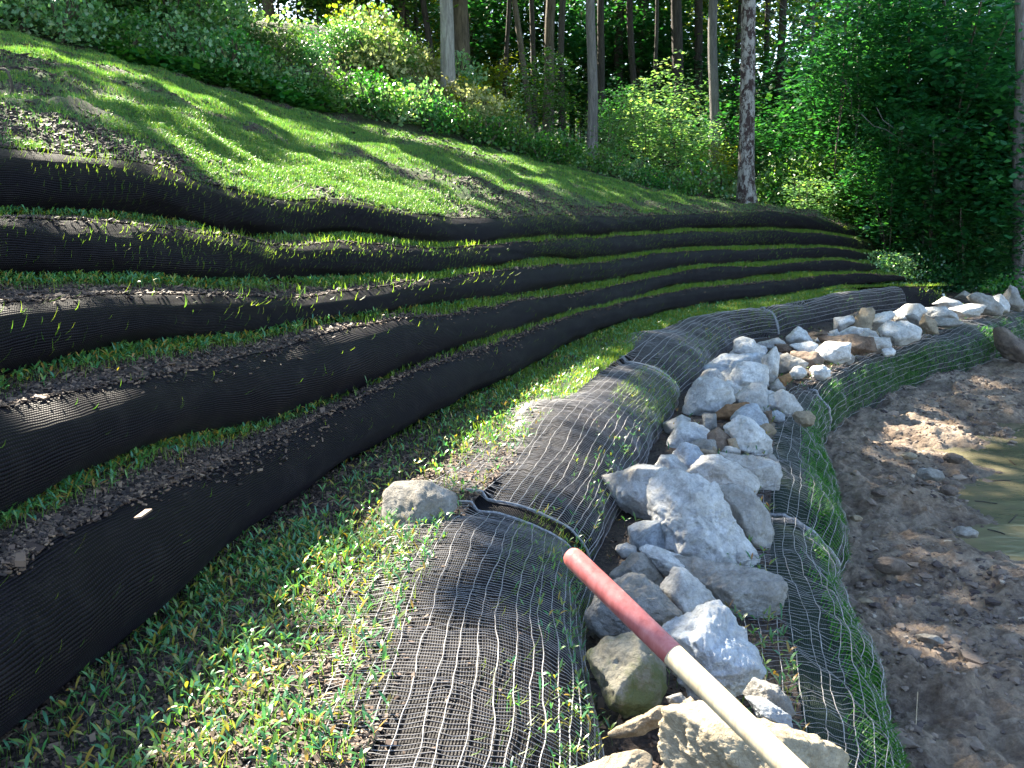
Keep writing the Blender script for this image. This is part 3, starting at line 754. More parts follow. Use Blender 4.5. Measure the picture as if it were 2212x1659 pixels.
# dense grass on the green lower roll
ii = rng.integers(0, len(r7.s), 300000); w_ = nearness(r7.C[ii])
gd = np.clip(.8+.6*patch(np.stack([r7.s[ii]*1.0, r7.s[ii]*0], 1)), .4, 1.5)
gd = gd*np.interp(r7.C[ii][:, 1], [0, 2.6, 3.6, 4.6, 5.2, 8.0, 9.5, 11, 14], [.3, .35, .45, .8, 1.4, 1.5, .7, 1.3, 1.1])
ii = ii[rng.uniform(0, 1, len(ii)) < (w_*gd)/(w_*gd).max()][:60000]
th = rng.triangular(-.4, .3, 1.15, len(ii)); P = r7.pt(ii, th); nr = r7.n[ii]; m = len(P)
clump = patch2(np.stack([r7.s[ii]*1.5, th*1.2], 1)) > -.45-.5*rng.uniform(0, 1, len(ii)); P, nr = P[clump], nr[clump]; m = len(P)
d = np.linalg.norm(P-CAM, axis=1)
V, F, r_ = blades(P, rng.uniform(.03, .07, m), .003+.0009*d, np.arctan2(nr[:, 1], nr[:, 0])+rng.normal(0, .7, m), rng.uniform(.3, 1.2, m), rng.uniform(-.6, .6, m), 2)
tag(link('bank_grass', mesh('bank_grass', V, F, True, r_), M['bank_grass']), 'bright green grass growing thickly through the low roll beside the mud', 'grass', None, 'stuff')
# bench weeds
P = sample_sheet(SHEETS['bench'], 1500, lambda Q, v: nearness(Q)*(.25+(v > .6)*2))
V, F, r_ = merge(seedlings(P, 1.2))
tag(link('bench_weeds', mesh('bench_weeds', V, F, True, r_), M['seedling']), 'small green seedlings among the rocks', 'seedlings', None, 'stuff')
# lawn
bare = Wob(51, 2, 5, .8, .65)
def lawn_d(Q, v):
    b = bare(Q[..., :2]*np.array([1., .9])) + .5*patch2(Q[..., :2])
    low = np.clip(1.1-v*2.2, 0, 1)
    return nearness(Q)**1.1*np.clip(1.15-np.clip(b+.38+.95*low, 0, 1)*1.2, .05, 1)
P = sample_sheet(LV, 340000, lawn_d, ur=(.05, 1)); P = P[infront(P)]; m = len(P); d = np.linalg.norm(P-CAM, axis=1)
V, F, r_ = blades(P, rng.uniform(.018, .042, m)*(1+d*.02), .0018+.0005*d, rng.uniform(0, 6.28, m), rng.uniform(0, .9, m), rng.uniform(0, .9, m), 1)
V2, F2, r2 = merge(seedlings(sample_sheet(LV, 9000, lambda Q, v: lawn_d(Q, v)*(v < .3), ur=(.08, .8)), .65))
V, F, r_ = merge([(V, F, r_), (V2, F2, r2)])
tag(link('lawn_grass', mesh('lawn_grass', V, F, True, r_), M['lawn_grass']), 'short bright green grass sown over the slope', 'grass', None, 'stuff')
P = sample_sheet(LV, 42000, lambda Q, v: nearness(Q)**1.2*(np.clip(bare(Q[..., :2]*np.array([1., .9]))+.3+(v < .12), 0.1, 1)), ur=(.05, 1)); P = P[infront(P)]
d = np.linalg.norm(P-CAM, axis=1); L = rng.gamma(3, .006, len(P))*(1+d*.07)+.008
V, F, r_ = mkchips(P+[0, 0, .004], L*.8, L*rng.uniform(.3, .6, len(P)), .004)
tag(link('slope_mulch', mesh('slope_mulch', V, F, False, r_*.6), M['chips']), 'dark bark mulch showing through the grass on the slope', 'mulch', None, 'stuff')
# clods and pebbles in the mud
n = 15000
P = sample_sheet(MUDV[:, :170], n, lambda Q, v: nearness(Q)*np.clip(.4+.8*patch(Q[..., :2]*1.2), .05, 2)*(Q[..., 2] > WZ-.03)); P = P[infront(P)]; n = len(P)
ico = None
def ico_mesh(sub):
    import bmesh
    bm = bmesh.new(); bmesh.ops.create_icosphere(bm, subdivisions=sub, radius=1)
    V = np.array([v.co[:] for v in bm.verts]); F = np.array([[v.index for v in f.verts] for f in bm.faces]); bm.free(); return V, F
iv, if_ = ico_mesh(1)
sz = rng.gamma(1.6, .006, n)+.005
rv = iv[None]*rng.uniform(.55, 1.3, (n, len(iv), 1))*(sz[:, None]*rng.uniform([.7, .7, .35], [1.6, 1.6, .8], (n, 3)))[:, None, :]
a = rng.uniform(0, 6.28, n); ca, sa = np.cos(a)[:, None], np.sin(a)[:, None]
rv = np.stack([rv[..., 0]*ca-rv[..., 1]*sa, rv[..., 0]*sa+rv[..., 1]*ca, rv[..., 2]], -1)+P[:, None, :]
tag(link('mud_clods', mesh('mud_clods', rv.reshape(-1, 3), (if_[None]+(np.arange(n)*len(iv))[:, None, None]).reshape(-1, 3), False, np.repeat(rng.uniform(0, 1, n), len(iv))), M['clod']), 'clods and small stones strewn over the brown mud', 'clods', None, 'stuff')

# ------------------------------------------------------------ rocks
Z = {'A': (1209.7, .3125, 734.5), 'B': (1209.7, .3516, 1140.6), 'C': (1296.2, .414, 587.6), 'F': (0, 1, 0)}
RM = {'pale': rock_mat('pale_limestone', (.72, .72, .71), (.42, .37, .31), .45),
      'white': rock_mat('white_limestone', (.80, .80, .79), (.56, .53, .48), .3),
      'grey': rock_mat('grey_rock', (.42, .415, .40), (.24, .21, .17), .6),
      'blue': rock_mat('blue_grey_rock', (.52, .57, .63), (.5, .48, .44), .35),  # blue tint of the skylight put into the grey stone colour
      'tan': rock_mat('tan_rock', (.42, .35, .25), (.30, .22, .14), .5),
      'brown': rock_mat('brown_rock', (.18, .12, .085), (.28, .22, .17), .4),
      'orange': rock_mat('orange_rock', (.42, .24, .11), (.3, .16, .08), .5),
      'moss': rock_mat('mossy_rock', (.34, .32, .26), (.22, .19, .13), .6, .55),
      'sand': rock_mat('sandstone', (.58, .50, .36), (.44, .34, .20), .45),
      'dark': rock_mat('muddy_rock', (.16, .12, .10), (.24, .19, .15), .5)}
def hull(P):
    P = sorted(map(tuple, P)); 
    def half(Q):
        o = []
        for p in Q:
            while len(o) > 1 and (o[-1][0]-o[-2][0])*(p[1]-o[-2][1])-(o[-1][1]-o[-2][1])*(p[0]-o[-2][0]) <= 0: o.pop()
            o.append(p)
        return o
    a, b = half(P), half(P[::-1]); return np.array(a[:-1]+b[:-1])
ICO = {s: ico_mesh(s) for s in (4, 5, 6)}
rockseed = [0]
def rock(zone, poly, kind, label, zb=-.13, thick=.85, name='rock', group='rocks piled along the bench', D=None, soft=60, rough=.95, cat='rock', lo=False):
    rockseed[0] += 1; rr = np.random.default_rng(500+rockseed[0])
    ox, s, oy = Z[zone]; P = np.array(poly, float)*s + [ox, oy]
    P = hull(P); P = P.mean(0)+(P-P.mean(0))*(1.08 if zone == 'B' else 1.2 if zone in 'AC' else 1)
    # cut very short edges
    c2 = (P.min(0)+P.max(0))/2; ext = P.max(0)-P.min(0)
    if D is None:
        D = PZ(c2[0], P[:, 1].max(), zb)[1]
    wm = ext/FPX*D*1.02; tk = thick*min(math.sqrt(wm[0]*wm[1]), .6)
    D0 = D+tk*.30
    cen = PD(c2[0], c2[1], D0)
    dist = (cen-CAM)@CF
    vd = (cen-CAM)/np.linalg.norm(cen-CAM)
    rt = np.cross(vd, [0, 0, 1]); rt /= np.linalg.norm(rt); up = np.cross(rt, vd)
    Q = (P-c2)*[1, -1]/FPX*dist           # outline in metres on (rt, up)
    n = len(Q); N_, d_ = [], []
    for i in range(n):
        a, b = Q[i], Q[(i+1) % n]; e = b-a; L = np.hypot(*e)
        if L < 1e-5: continue
        nn = np.array([e[1], -e[0]])/L
        if nn@((a+b)/2) < 0: nn = -nn
        dd = max(nn@a, .012)
        for sg_ in (1, -1):
            ph = rr.uniform(R(12), R(42)) if sg_ > 0 else rr.uniform(R(15), R(40))
            N_.append(rt*nn[0]*math.cos(ph)+up*nn[1]*math.cos(ph)-vd*sg_*math.sin(ph)); d_.append(dd*math.cos(ph))
    th = tk/2
    for q in range(4):
        v = -vd + rt*rr.uniform(-.75, .75) + up*rr.uniform(-.5, .9); v /= np.linalg.norm(v); N_.append(v); d_.append(th*rr.uniform(.75, 1.05))
    for q in range(3):
        v = vd + rt*rr.uniform(-.6, .6) + up*rr.uniform(-.6, .6); v /= np.linalg.norm(v); N_.append(v); d_.append(th*rr.uniform(.8, 1.1))
    N_ = np.array(N_); d_ = np.array(d_)
    big = ext.max() > 110
    Vi, Fi = ICO[6 if ext.max() > 200 else 5 if big and not lo else 4]
    M_ = np.array([rt*max(wm[0], .05), up*max(wm[1], .05), vd*tk])   # start from an ellipsoid so vertices spread evenly
    dr = Vi@M_; dl = np.linalg.norm(dr, axis=1); dr = dr/dl[:, None]
    k = (dr@N_.T)/d_[None, :]; k = np.maximum(k, 1e-4)
    rad = 1/k                                                      # distance to every plane
    rm = rad.min(1, keepdims=True); kk = soft/np.sqrt(rm)**0
    w_ = np.exp(-soft*(rad/rm-1)); rsoft = rm[:, 0]*(1-np.log(w_.sum(1))/soft)
    V = dr*rsoft[:, None]
    sz = math.sqrt(wm[0]*wm[1])
    a = Wob(700+rockseed[0], 3, 5, 6.0/sz, .6); b = Wob(900+rockseed[0], 3, 5, 22.0/sz, .65)
    c_ = Wob(1100+rockseed[0], 3, 4, 55.0/sz, .7); disp = .022*sz*a(V)*rough - .024*sz*np.abs(b(V))*rough - .006*sz*np.abs(c_(V))*rough*(1 if not lo else 0)
    # bedding ledges
    ax = rr.normal(size=3); ax /= np.linalg.norm(ax); st = (V@ax)/(sz*.16)+.3*a(V); disp += .012*sz*rough*(np.abs((st % 1)-.5)*2-.5)*(rr.uniform() < .6)
    V = V + dr*disp[:, None]
    me = mesh(name, V, Fi, True)
    o = link(name, me, RM[kind], None, tuple(cen)); tag(o, label, cat, group); return o
ROCKS = [
 # nearest
 ('B', [(515,1270),(560,1190),(740,1140),(960,1125),(1200,1170),(1480,1225),(1720,1290),(1970,1365),(2020,1420),(2000,1640),(600,1640),(530,1475)], 'sand', 'huge sunlit cream boulder at the bottom edge, under the wooden handle', dict(D=2.12, thick=.7)),
 ('B', [(120,1490),(350,1390),(520,1340),(560,1400),(560,1620),(150,1620)], 'tan', 'tan rock cut off by the bottom edge, left of the huge sunlit boulder', dict(D=2.15)),
 ('B', [(290,1270),(420,1215),(600,1090),(750,1065),(790,1110),(640,1200),(520,1270),(300,1310)], 'tan', 'thin tan slab lying at the foot of the mossy boulder', dict(D=2.5, thick=.5)),
 ('B', [(650,1050),(740,1010),(790,1060),(770,1120),(690,1100)], 'grey', 'small grey stone between the mossy boulder and the thin tan slab', dict(D=2.55)),
 ('B', [(750,1075),(800,1040),(890,1120),(870,1160),(790,1150)], 'tan', 'small tan stone tucked under the bluish block crossed by the handle', dict(D=2.45)),
 ('B', [(1140,1070),(1250,1060),(1440,1140),(1480,1200),(1440,1235),(1250,1210)], 'blue', 'flat blue grey stone just behind the huge sunlit boulder, right of the handle', dict(D=2.5, thick=.6)),
 ('B', [(1120,1050),(1190,940),(1330,960),(1400,1030),(1440,1110),(1410,1140),(1250,1110)], 'grey', 'grey beige stone on top of the flat blue grey stone', dict(D=2.6, thick=.7)),
 ('B', [(165,800),(280,690),(440,650),(540,680),(640,800),(650,960),(570,1100),(400,1140),(300,1090),(240,930)], 'moss', 'dark mossy boulder with a green left side, below the red grip', dict(D=2.72)),
 ('B', [(650,650),(860,530),(960,450),(1010,500),(1140,650),(1255,830),(1250,870),(1160,960),(1080,1020),(960,1120),(870,1110),(760,960),(640,800)], 'blue', 'big blocky bluish boulder crossed by the pale wooden shaft', dict(D=2.8, soft=80)),
 ('B', [(160,550),(220,420),(330,330),(440,275),(500,290),(620,400),(750,540),(660,640),(480,650),(270,690),(180,620)], 'grey', 'rounded grey boulder lying under the red grip', dict(D=3.2)),
 ('B', [(600,380),(690,250),(760,255),(850,320),(970,440),(900,560),(720,620),(650,500)], 'pale', 'upright pale stone between the red grip and the long brown grey boulder', dict(D=3.3)),
 ('B', [(620,300),(640,200),(950,205),(1150,220),(1310,260),(1357,310),(1335,480),(1240,590),(1130,650),(1000,560),(800,420)], 'grey', 'large smooth grey boulder at the right edge of the pile, above the blocky bluish one', dict(D=3.55)),
 ('B', [(480,140),(540,105),(700,165),(900,215),(760,290),(620,270)], 'pale', 'narrow pale stone leaning across the top of the large smooth grey boulder', dict(D=3.75)),
 ('B', [(300,290),(440,155),(520,150),(600,230),(640,310),(600,380),(400,360),(320,330)], 'grey', 'dull grey stone above the rounded boulder that lies under the red grip', dict(D=3.75)),
 # middle
 ('A', [(650,950),(700,945),(930,985),(1040,1030),(1100,1150),(1180,1280),(1330,1470),(1345,1545),(1050,1560),(880,1500),(690,1450),(655,1330)], 'white', 'tallest white boulder, leaning up in the middle of the rock line', dict(D=4.15, soft=80, rough=1.1)),
 ('A', [(312,960),(520,885),(700,900),(700,1170),(600,1250),(440,1170),(350,1080)], 'pale', 'pointed pale boulder jutting left over the netting beside the tallest one', dict(D=4.75)),
 ('A', [(480,1310),(560,1270),(700,1255),(700,1450),(540,1455),(490,1410)], 'blue', 'small dark bluish stone at the lower left foot of the tallest white boulder', dict(D=4.2)),
 ('A', [(1075,1040),(1200,1010),(1310,1060),(1420,1190),(1450,1330),(1430,1430),(1340,1460),(1250,1380),(1150,1230)], 'grey', 'long grey brown boulder leaning on the right side of the tallest white one', dict(D=4.35)),
 ('A', [(840,1000),(930,945),(1010,980),(1060,1040),(980,1090),(880,1070)], 'grey', 'small stone peeking over the top of the tallest white boulder', dict(D=4.95)),
 ('A', [(910,930),(1000,830),(1100,805),(1210,870),(1330,930),(1345,1000),(1300,1070),(1050,1050)], 'pale', 'wide flat topped pale boulder behind the tallest white one', dict(D=5.1)),
 ('A', [(1130,800),(1380,815),(1480,850),(1505,900),(1480,1020),(1340,1045),(1250,960),(1160,880)], 'pale', 'long flat slab with a shaded right end, overhanging the green roll', dict(D=5.25)),
 ('A', [(790,790),(850,720),(940,730),(1000,820),(970,890),(910,950),(850,900),(790,850)], 'blue', 'rounded light blue stone in the middle of the pile', dict(D=5.6, soft=24)),
 ('A', [(665,890),(700,810),(780,800),(870,880),(910,960),(830,990),(700,940)], 'pale', 'blotchy cream stone between the pointed boulder and the rounded light blue one', dict(D=5.35)),
 ('A', [(755,700),(830,570),(960,590),(1025,640),(1030,720),(900,760),(780,800),(745,790)], 'white', 'broad white boulder just above the rounded light blue stone', dict(D=6.2)),
 ('A', [(880,740),(960,690),(1060,690),(1080,800),(1000,830),(930,790)], 'grey', 'grey stone wedged right of the rounded light blue stone', dict(D=5.95)),
 ('A', [(720,580),(830,525),(890,550),(850,640),(740,650)], 'pale', 'small pale stone at the left edge beside the netting, above the broad white boulder', dict(D=6.6)),
 ('A', [(880,560),(985,545),(1010,600),(900,610)], 'brown', 'sliver of brown stone behind the broad white boulder', dict(D=6.9)),
 ('A', [(985,520),(1070,515),(1080,600),(1040,640),(1000,610)], 'grey', 'small upright pinkish grey stone above the jagged brown one', dict(D=6.7)),
 ('A', [(1025,660),(1090,620),(1170,680),(1195,790),(1100,810),(1030,760)], 'brown', 'jagged brown grey stone left of the speckled white boulder', dict(D=6.0)),
 ('A', [(1160,690),(1210,680),(1240,750),(1190,780)], 'tan', 'tiny tan stone between the jagged brown one and the speckled white boulder', dict(D=5.95)),
 ('A', [(1150,620),(1230,530),(1310,560),(1390,640),(1450,680),(1455,760),(1390,815),(1280,800),(1200,740)], 'white', 'speckled white boulder at the right edge, overhanging green grass', dict(D=6.0)),
 ('A', [(1270,470),(1350,445),(1420,530),(1440,620),(1410,660),(1300,590),(1200,560),(1230,510)], 'blue', 'bluish stone behind the speckled white boulder', dict(D=6.6)),
 ('A', [(1080,520),(1150,450),(1280,435),(1290,520),(1150,560),(1090,560)], 'orange', 'rusty orange stone in the gap of the pile', dict(D=7.0)),
 ('A', [(1410,500),(1460,490),(1470,590),(1430,600)], 'brown', 'dark brown sliver under the pale stone at the right edge', dict(D=6.8)),
 ('A', [(865,500),(900,370),(960,280),(1050,265),(1170,330),(1195,410),(1120,500),(1000,550),(880,545)], 'white', 'round white cracked boulder against the netting', dict(D=7.2, soft=28)),
 ('A', [(1200,410),(1320,310),(1410,305),(1445,420),(1465,510),(1380,520),(1270,480)], 'pale', 'pale wedge shaped boulder right of the rusty orange stone', dict(D=7.3)),
 ('A', [(1440,400),(1540,345),(1600,380),(1670,470),(1655,515),(1550,530),(1460,480)], 'pale', 'pale stone lying farthest right over the net, with a dark left side', dict(D=7.2)),
 ('A', [(1155,320),(1230,175),(1290,160),(1410,185),(1420,300),(1290,350),(1200,380)], 'white', 'square white boulder standing on top of the pile', dict(D=7.9)),
 ('A', [(1430,340),(1500,275),(1555,330),(1530,370),(1450,375)], 'grey', 'small grey stone beneath the small orange one', dict(D=8.0)),
 ('A', [(1500,265),(1575,230),(1600,270),(1550,320)], 'orange', 'small orange stone perched at the right edge of the pile', dict(D=8.2)),
 ('A', [(935,330),(1000,215),(1080,205),(1135,270),(1110,330),(960,340)], 'pale', 'blotchy stone just behind the round white cracked boulder', dict(D=8.1)),
 ('A', [(1100,340),(1100,240),(1200,180),(1230,230),(1190,330)], 'blue', 'shaded bluish stone left of the square white boulder', dict(D=8.2)),
 ('A', [(990,215),(1130,110),(1380,92),(1400,200),(1200,250),(1080,250)], 'blue', 'large sloping blue grey slab behind the square white boulder', dict(D=8.7)),
 ('A', [(1400,130),(1480,50),(1508,110),(1505,240),(1430,330),(1400,260)], 'pale', 'upright blotchy stone right of the large sloping slab', dict(D=8.5)),
 ('A', [(1500,130),(1560,95),(1690,155),(1660,230),(1540,240),(1500,210)], 'grey', 'grey brown pointed stone right of the upright blotchy stone', dict(D=8.9)),
 ('A', [(1600,95),(1760,85),(1805,130),(1795,240),(1690,245),(1660,160)], 'brown', 'long brown stone under the white blocks', dict(D=9.2)),
 # far
 ('C', [(708,365),(740,345),(800,355),(835,400),(865,440),(780,450),(708,440)], 'white', 'white stone leaning at the left corner where the pile turns away', {}),
 ('C', [(825,375),(920,345),(955,370),(920,410),(850,405)], 'pale', 'pale stone right of the white stone at the pile corner', {}),
 ('C', [(915,380),(1000,380),(1003,422),(930,428)], 'brown', 'dark brown stone below the conical white stone', {}),
 ('C', [(978,345),(1030,288),(1070,310),(1100,362),(1000,380)], 'white', 'conical white stone at the foot of the third edge band', {}),
 ('C', [(1000,385),(1090,362),(1130,375),(1128,430),(1060,435)], 'white', 'white block directly below the conical white stone', {}),
 ('C', [(1125,385),(1170,375),(1170,410),(1130,412)], 'brown', 'small brown stone between the two white blocks', {}),
 ('C', [(1135,420),(1180,370),(1290,368),(1298,450),(1240,472),(1150,462)], 'white', 'broad white block overhanging the green roll at the bend', {}),
 ('C', [(1160,345),(1300,333),(1400,335),(1415,400),(1300,432),(1290,372),(1180,375)], 'brown', 'long dark brown slab lying under a pale flat stone', {}),
 ('C', [(1120,365),(1140,335),(1180,340),(1165,375)], 'blue', 'small bluish stone at the left end of the long dark slab', {}),
 ('C', [(1408,342),(1500,345),(1516,400),(1440,417),(1410,395)], 'pale', 'pale stone at the right end of the long dark slab', {}),
 ('C', [(1256,325),(1310,287),(1395,294),(1402,335),(1270,340)], 'white', 'flat white stone resting on the long dark slab', {}),
 ('C', [(1400,315),(1450,303),(1475,330),(1410,345)], 'tan', 'small tan stone right of the flat white one', {}),
 ('C', [(1118,335),(1160,303),(1197,325),(1180,340)], 'brown', 'small rusty brown stone left of the long slab', {}),
 ('C', [(1198,312),(1235,298),(1252,332),(1205,338)], 'pale', 'small round pale stone left of the flat white one', {}),
 ('C', [(1225,245),(1310,228),(1320,262),(1260,312),(1230,302)], 'pale', 'pale squared stone left of the tall tan one', {}),
 ('C', [(1300,225),(1345,205),(1350,225),(1310,245)], 'dark', 'dark flat stone behind the tall tan one', {}),
 ('C', [(1312,292),(1360,195),(1410,186),(1426,215),(1412,300),(1340,310)], 'tan', 'tall tan pointed stone standing up from the far pile', {}),
 ('C', [(1420,235),(1510,205),(1532,220),(1475,300),(1420,300)], 'pale', 'pale stone right of the tall tan one', {}),
 ('C', [(1472,305),(1500,265),(1590,258),(1652,290),(1645,345),(1570,380),(1490,350)], 'white', 'large rounded pale boulder in the far pile, lowest row', {}),
 ('C', [(1540,215),(1600,168),(1660,168),(1695,200),(1650,250),(1560,260)], 'pale', 'pale boulder on the crest of the far pile', {}),
 ('C', [(1600,235),(1640,225),(1710,270),(1690,300),(1640,290)], 'grey', 'grey stone behind the large rounded pale boulder', {}),
 ('C', [(1690,192),(1790,180),(1840,215),(1855,245),(1770,260),(1700,230)], 'pale', 'low pale stone right of the crest boulder of the far pile', {}),
 ('C', [(1690,225),(1740,255),(1765,318),(1715,320),(1670,280)], 'tan', 'tan stone pointing down to the green roll', {}),
 ('C', [(1750,240),(1850,245),(1890,262),(1830,290),(1770,285)], 'grey', 'flat grey stone at the lower edge of the far pile', {}),
 ('C', [(1748,170),(1800,133),(1860,150),(1905,180),(1830,205)], 'white', 'white stone right of the gap in the far pile', {}),
 ('C', [(1835,195),(1920,165),(1995,172),(1965,222),(1880,240)], 'pale', 'pale stone lying lowest at the right of the far pile', {}),
 ('C', [(1740,133),(1790,112),(1798,138)], 'white', 'small sunlit white chip on the far pile', {}),
 ('C', [(1858,135),(1900,97),(1935,120),(1925,150)], 'grey', 'small pinkish grey stone at the back of the far pile', {}),
 ('C', [(1928,135),(1970,112),(2040,130),(2090,180),(2080,220),(2000,215)], 'grey', 'wide grey boulder near the far end of the line', {}),
 ('C', [(2045,140),(2090,118),(2132,170),(2130,205),(2085,205)], 'pale', 'pale stone between the wide grey boulder and the last tall stone', {}),
 ('C', [(2113,130),(2135,75),(2170,90),(2212,170),(2192,200),(2130,180)], 'grey', 'last tall pointed stone at the far end by the right edge', {}),
]
for z_, poly, kind, label, kw in ROCKS: rock(z_, poly, kind, label, **kw)
fr = random.Random(12)
for q in range(46):
    z_, poly, kd_, lb_, kw_ = ROCKS[14+q % (len(ROCKS)-16)]
    ox, s_f, oy = Z[z_]; pc = np.array(poly, float).mean(0)*s_f+[ox, oy]; ex = (np.array(poly, float).max(0)-np.array(poly, float).min(0))*s_f
    pc = pc+[ex[0]*fr.choice([-.5, .5])*fr.uniform(.7, 1.1), ex[1]*fr.uniform(.25, .55)]; w = min(ex[0], 60)*fr.uniform(.3, .5)
    al = [q+i*6.28/7+fr.uniform(-.3, .3) for i in range(7)]
    rock('F', [(pc[0]+w*math.cos(t), pc[1]+w*.75*math.sin(t)) for t in al], fr.choice(['pale', 'grey', 'pale', 'white', 'pale', 'blue', 'tan']), 'small stone wedged low between larger rocks of the pile', zb=-.17, group='small stones wedged between the rocks', lo=True, name='stone', cat='stone')
rock('C', [(2065,310),(2110,298),(2212,370),(2260,440),(2212,470),(2130,450),(2085,390)], 'dark', 'dark red block with a bright sunlit top face, on the mud at right', zb=-.6, group=None, name='boulder')
rock('F', [(816,1150),(826,1055),(848,1036),(930,1034),(994,1066),(994,1105),(905,1155),(840,1158)], 'grey', 'lone grey tan stone sitting on the seedling strip', zb=.10, name='boulder', group=None, thick=.8, rough=.45, soft=110)
for q, (px, py, w, h, lab, kd) in enumerate([(1925,1222,80,44,'largest brown stone embedded in the near mud', 'dark'),(1900,1065,38,20,'small brown stone in the mud beside the bright green grass','dark'),(2010,1025,60,34,'grey stone on the mud close to the water','grey'),(2060,990,46,26,'dark wet stone at the water edge','dark'),(1965,985,36,18,'pale flat stone halfway across the mud','tan'),(2085,1150,56,30,'grey stone at the mud rim beside the pond','grey'),(2010,1380,66,22,'long low grey stone in the near mud','grey'),(1850,1120,30,16,'small stone at the foot of the bright green roll','tan'),(1870,1300,36,18,'flat pale stone in the mud beside the netting','tan'),(2050,1060,44,26,'brown stone between the mud heap and the pond','dark'),(1830,1290,24,14,'tiny light stone against the green roll','tan')]):
    a = np.linspace(0, 6.28, 8)[:-1]+q; poly = [(px+w/2*math.cos(t), py+h/2*math.sin(t)) for t in a]
    rock('F', poly, kd, lab, zb=-.62, name='stone', group='stones lying in the mud', cat='stone', thick=1.0)
rock('F', [(30,240),(45,228),(80,232),(118,248),(110,256),(60,252)], 'tan', 'weathered log end lying bare on the slope at far left', D=6.0, name='log', group=None, thick=.9, cat='log')

# ------------------------------------------------------------ tool handle stuck in the ground beside the camera
def lathe(prof, p0, p1, nseg=28):
    p0, p1 = np.array(p0), np.array(p1); ax = p1-p0; L = np.linalg.norm(ax); ax /= L
    s = np.cross(ax, [0, 0, 1]); s /= np.linalg.norm(s); u = np.cross(s, ax)
    a = np.arange(nseg)*2*math.pi/nseg
    V = np.array([p0+ax*t+(s*math.cos(b)+u*math.sin(b))*r for t, r in prof for b in a])
    return V, grid_faces(len(prof), nseg, True)
t0 = CAM + (PD(1228, 1195, 1)-CAM)/np.linalg.norm(PD(1228, 1195, 1)-CAM)*1.72
t1 = CAM + (PD(1668, 1622, 1)-CAM)/np.linalg.norm(PD(1668, 1622, 1)-CAM)*1.52
ax = (t1-t0)/np.linalg.norm(t1-t0)
mid = t0+ax*.30
def on_ray(px, py):   # distance along the handle where it meets pixel px
    best = min(np.linspace(0, 1, 400), key=lambda q: abs(((t0+ax*q-CAM)@CR)/((t0+ax*q-CAM)@CF)*FPX+W/2-px)); return best
Lr = on_ray(1452, 1403)
endL = (t0[2]+.15)/(-ax[2]) if ax[2] < 0 else 1.4
tool = empty('shovel', tuple(t0+ax*endL)); tag(tool, 'long wooden tool handle with a faded red painted end, in the foreground', 'tool')
inv = -np.array(tool.location)
rr_ = .0205
V, F = lathe([(0, .001), (.001, rr_*.45), (.004, rr_*.75), (.010, rr_*.93), (.02, rr_), (Lr*.5, rr_*1.02), (Lr, rr_*1.0), (Lr+.0005, rr_*.97)], t0, t1)
ch_ = mesh('grip', V+inv, F); link('grip', ch_, M['red'], tool)
V, F = lathe([(Lr-.005, rr_*.96), (Lr+.3, rr_*.97), (endL-.28, rr_*1.0), (endL-.12, rr_*1.05)], t0, t1)
link('shaft', mesh('shaft', V+inv, F), M['wood'], tool)
pb = t0+ax*(endL-.2)
s_ = np.cross(ax, [0, 0, 1]); s_ /= np.linalg.norm(s_); u_ = np.cross(s_, ax)
bl = []
for t in np.linspace(0, 1, 10):
    wv_ = .11*(1 if t < .6 else math.sqrt(max(0, 1-((t-.6)/.42)**2)))
    for x in np.linspace(-1, 1, 9): bl.append(pb+ax*(.02+t*.27)+s_*x*wv_+u_*(.03*(x*x)-.01))
bl = np.array(bl); bl2 = bl - u_*.003
link('blade', mesh('blade', np.vstack([bl, bl2])+inv, np.vstack([grid_faces(10, 9), grid_faces(10, 9)[:, ::-1]+90])), simple('shovel_steel', (.12, .11, .1), .5, 20, (.2, .17, .14)), tool)

# ------------------------------------------------------------ small things on the ground
def stick(name, pts, rad, m, label=None, cat=None, group=None, parent=None):
    P = np.array(pts, float); t = np.linspace(0, 1, len(P)); Q = interp_curve(P, t, np.linspace(0, 1, max(6, len(P)*4)))
    V, F = tube_strands(Q[None], np.tile([0.1, .2, 1.], (1, len(Q), 1)), rad, 6)
    o = link(name, mesh(name, V-Q[0], F), m, parent, tuple(Q[0]))
    if label: tag(o, label, cat, group)
    return o
stick('twig', [PZ(1977, 1598, -.6)+[0, 0, .01], PZ(1978, 1560, -.6)+[0, 0, .03], PZ(1981, 1508, -.6)+[0, 0, .03]], .0025, M['dry'], 'white straight straw standing out on the near mud', 'twig', 'twigs and straws lying about')
stick('twig', [PZ(1955, 1622, -.6)+[0, 0, .01], PZ(1957, 1608, -.6)+[0, 0, .02]], .002, M['dry'], 'tiny white straw left of the longer one on the mud', 'twig', 'twigs and straws lying about')
stick('twig', [PD(22, 212, 6.2), PD(26, 185, 6.2), PD(14, 152, 6.2), PD(-8, 150, 6.3)], .010, M['bark_brown'], 'bent brown stick poking up from the slope at far left', 'twig', 'twigs and straws lying about')
stick('twig', [PD(605, 420, 6.6), PD(625, 413, 6.7), PD(655, 397, 6.8)], .004, M['dry'], 'thin bare twig on the top roll crest', 'twig', 'twigs and straws lying about')
stick('twig', [PD(938, 388, 9.5), PD(939, 372, 9.5), PD(944, 362, 9.5)], .006, M['bark_dark'], 'small dark stick at the sunny patch of the slope', 'twig', 'twigs and straws lying about')
for i_, (P, q_) in enumerate(LITTER): stick('twig', list(P+q_), .004, M['bark_dark'], 'dark twig floating on the pond', 'twig', 'twigs floating on the pond')
P = PZ(1780, 1135, -.5)
hd = stick('dried_weed', [P, P+[0, 0, .06], P+[.004, 0, .12]], .003, M['dry'], 'dry orange seed head at the tip of the bright green grass', 'weed')
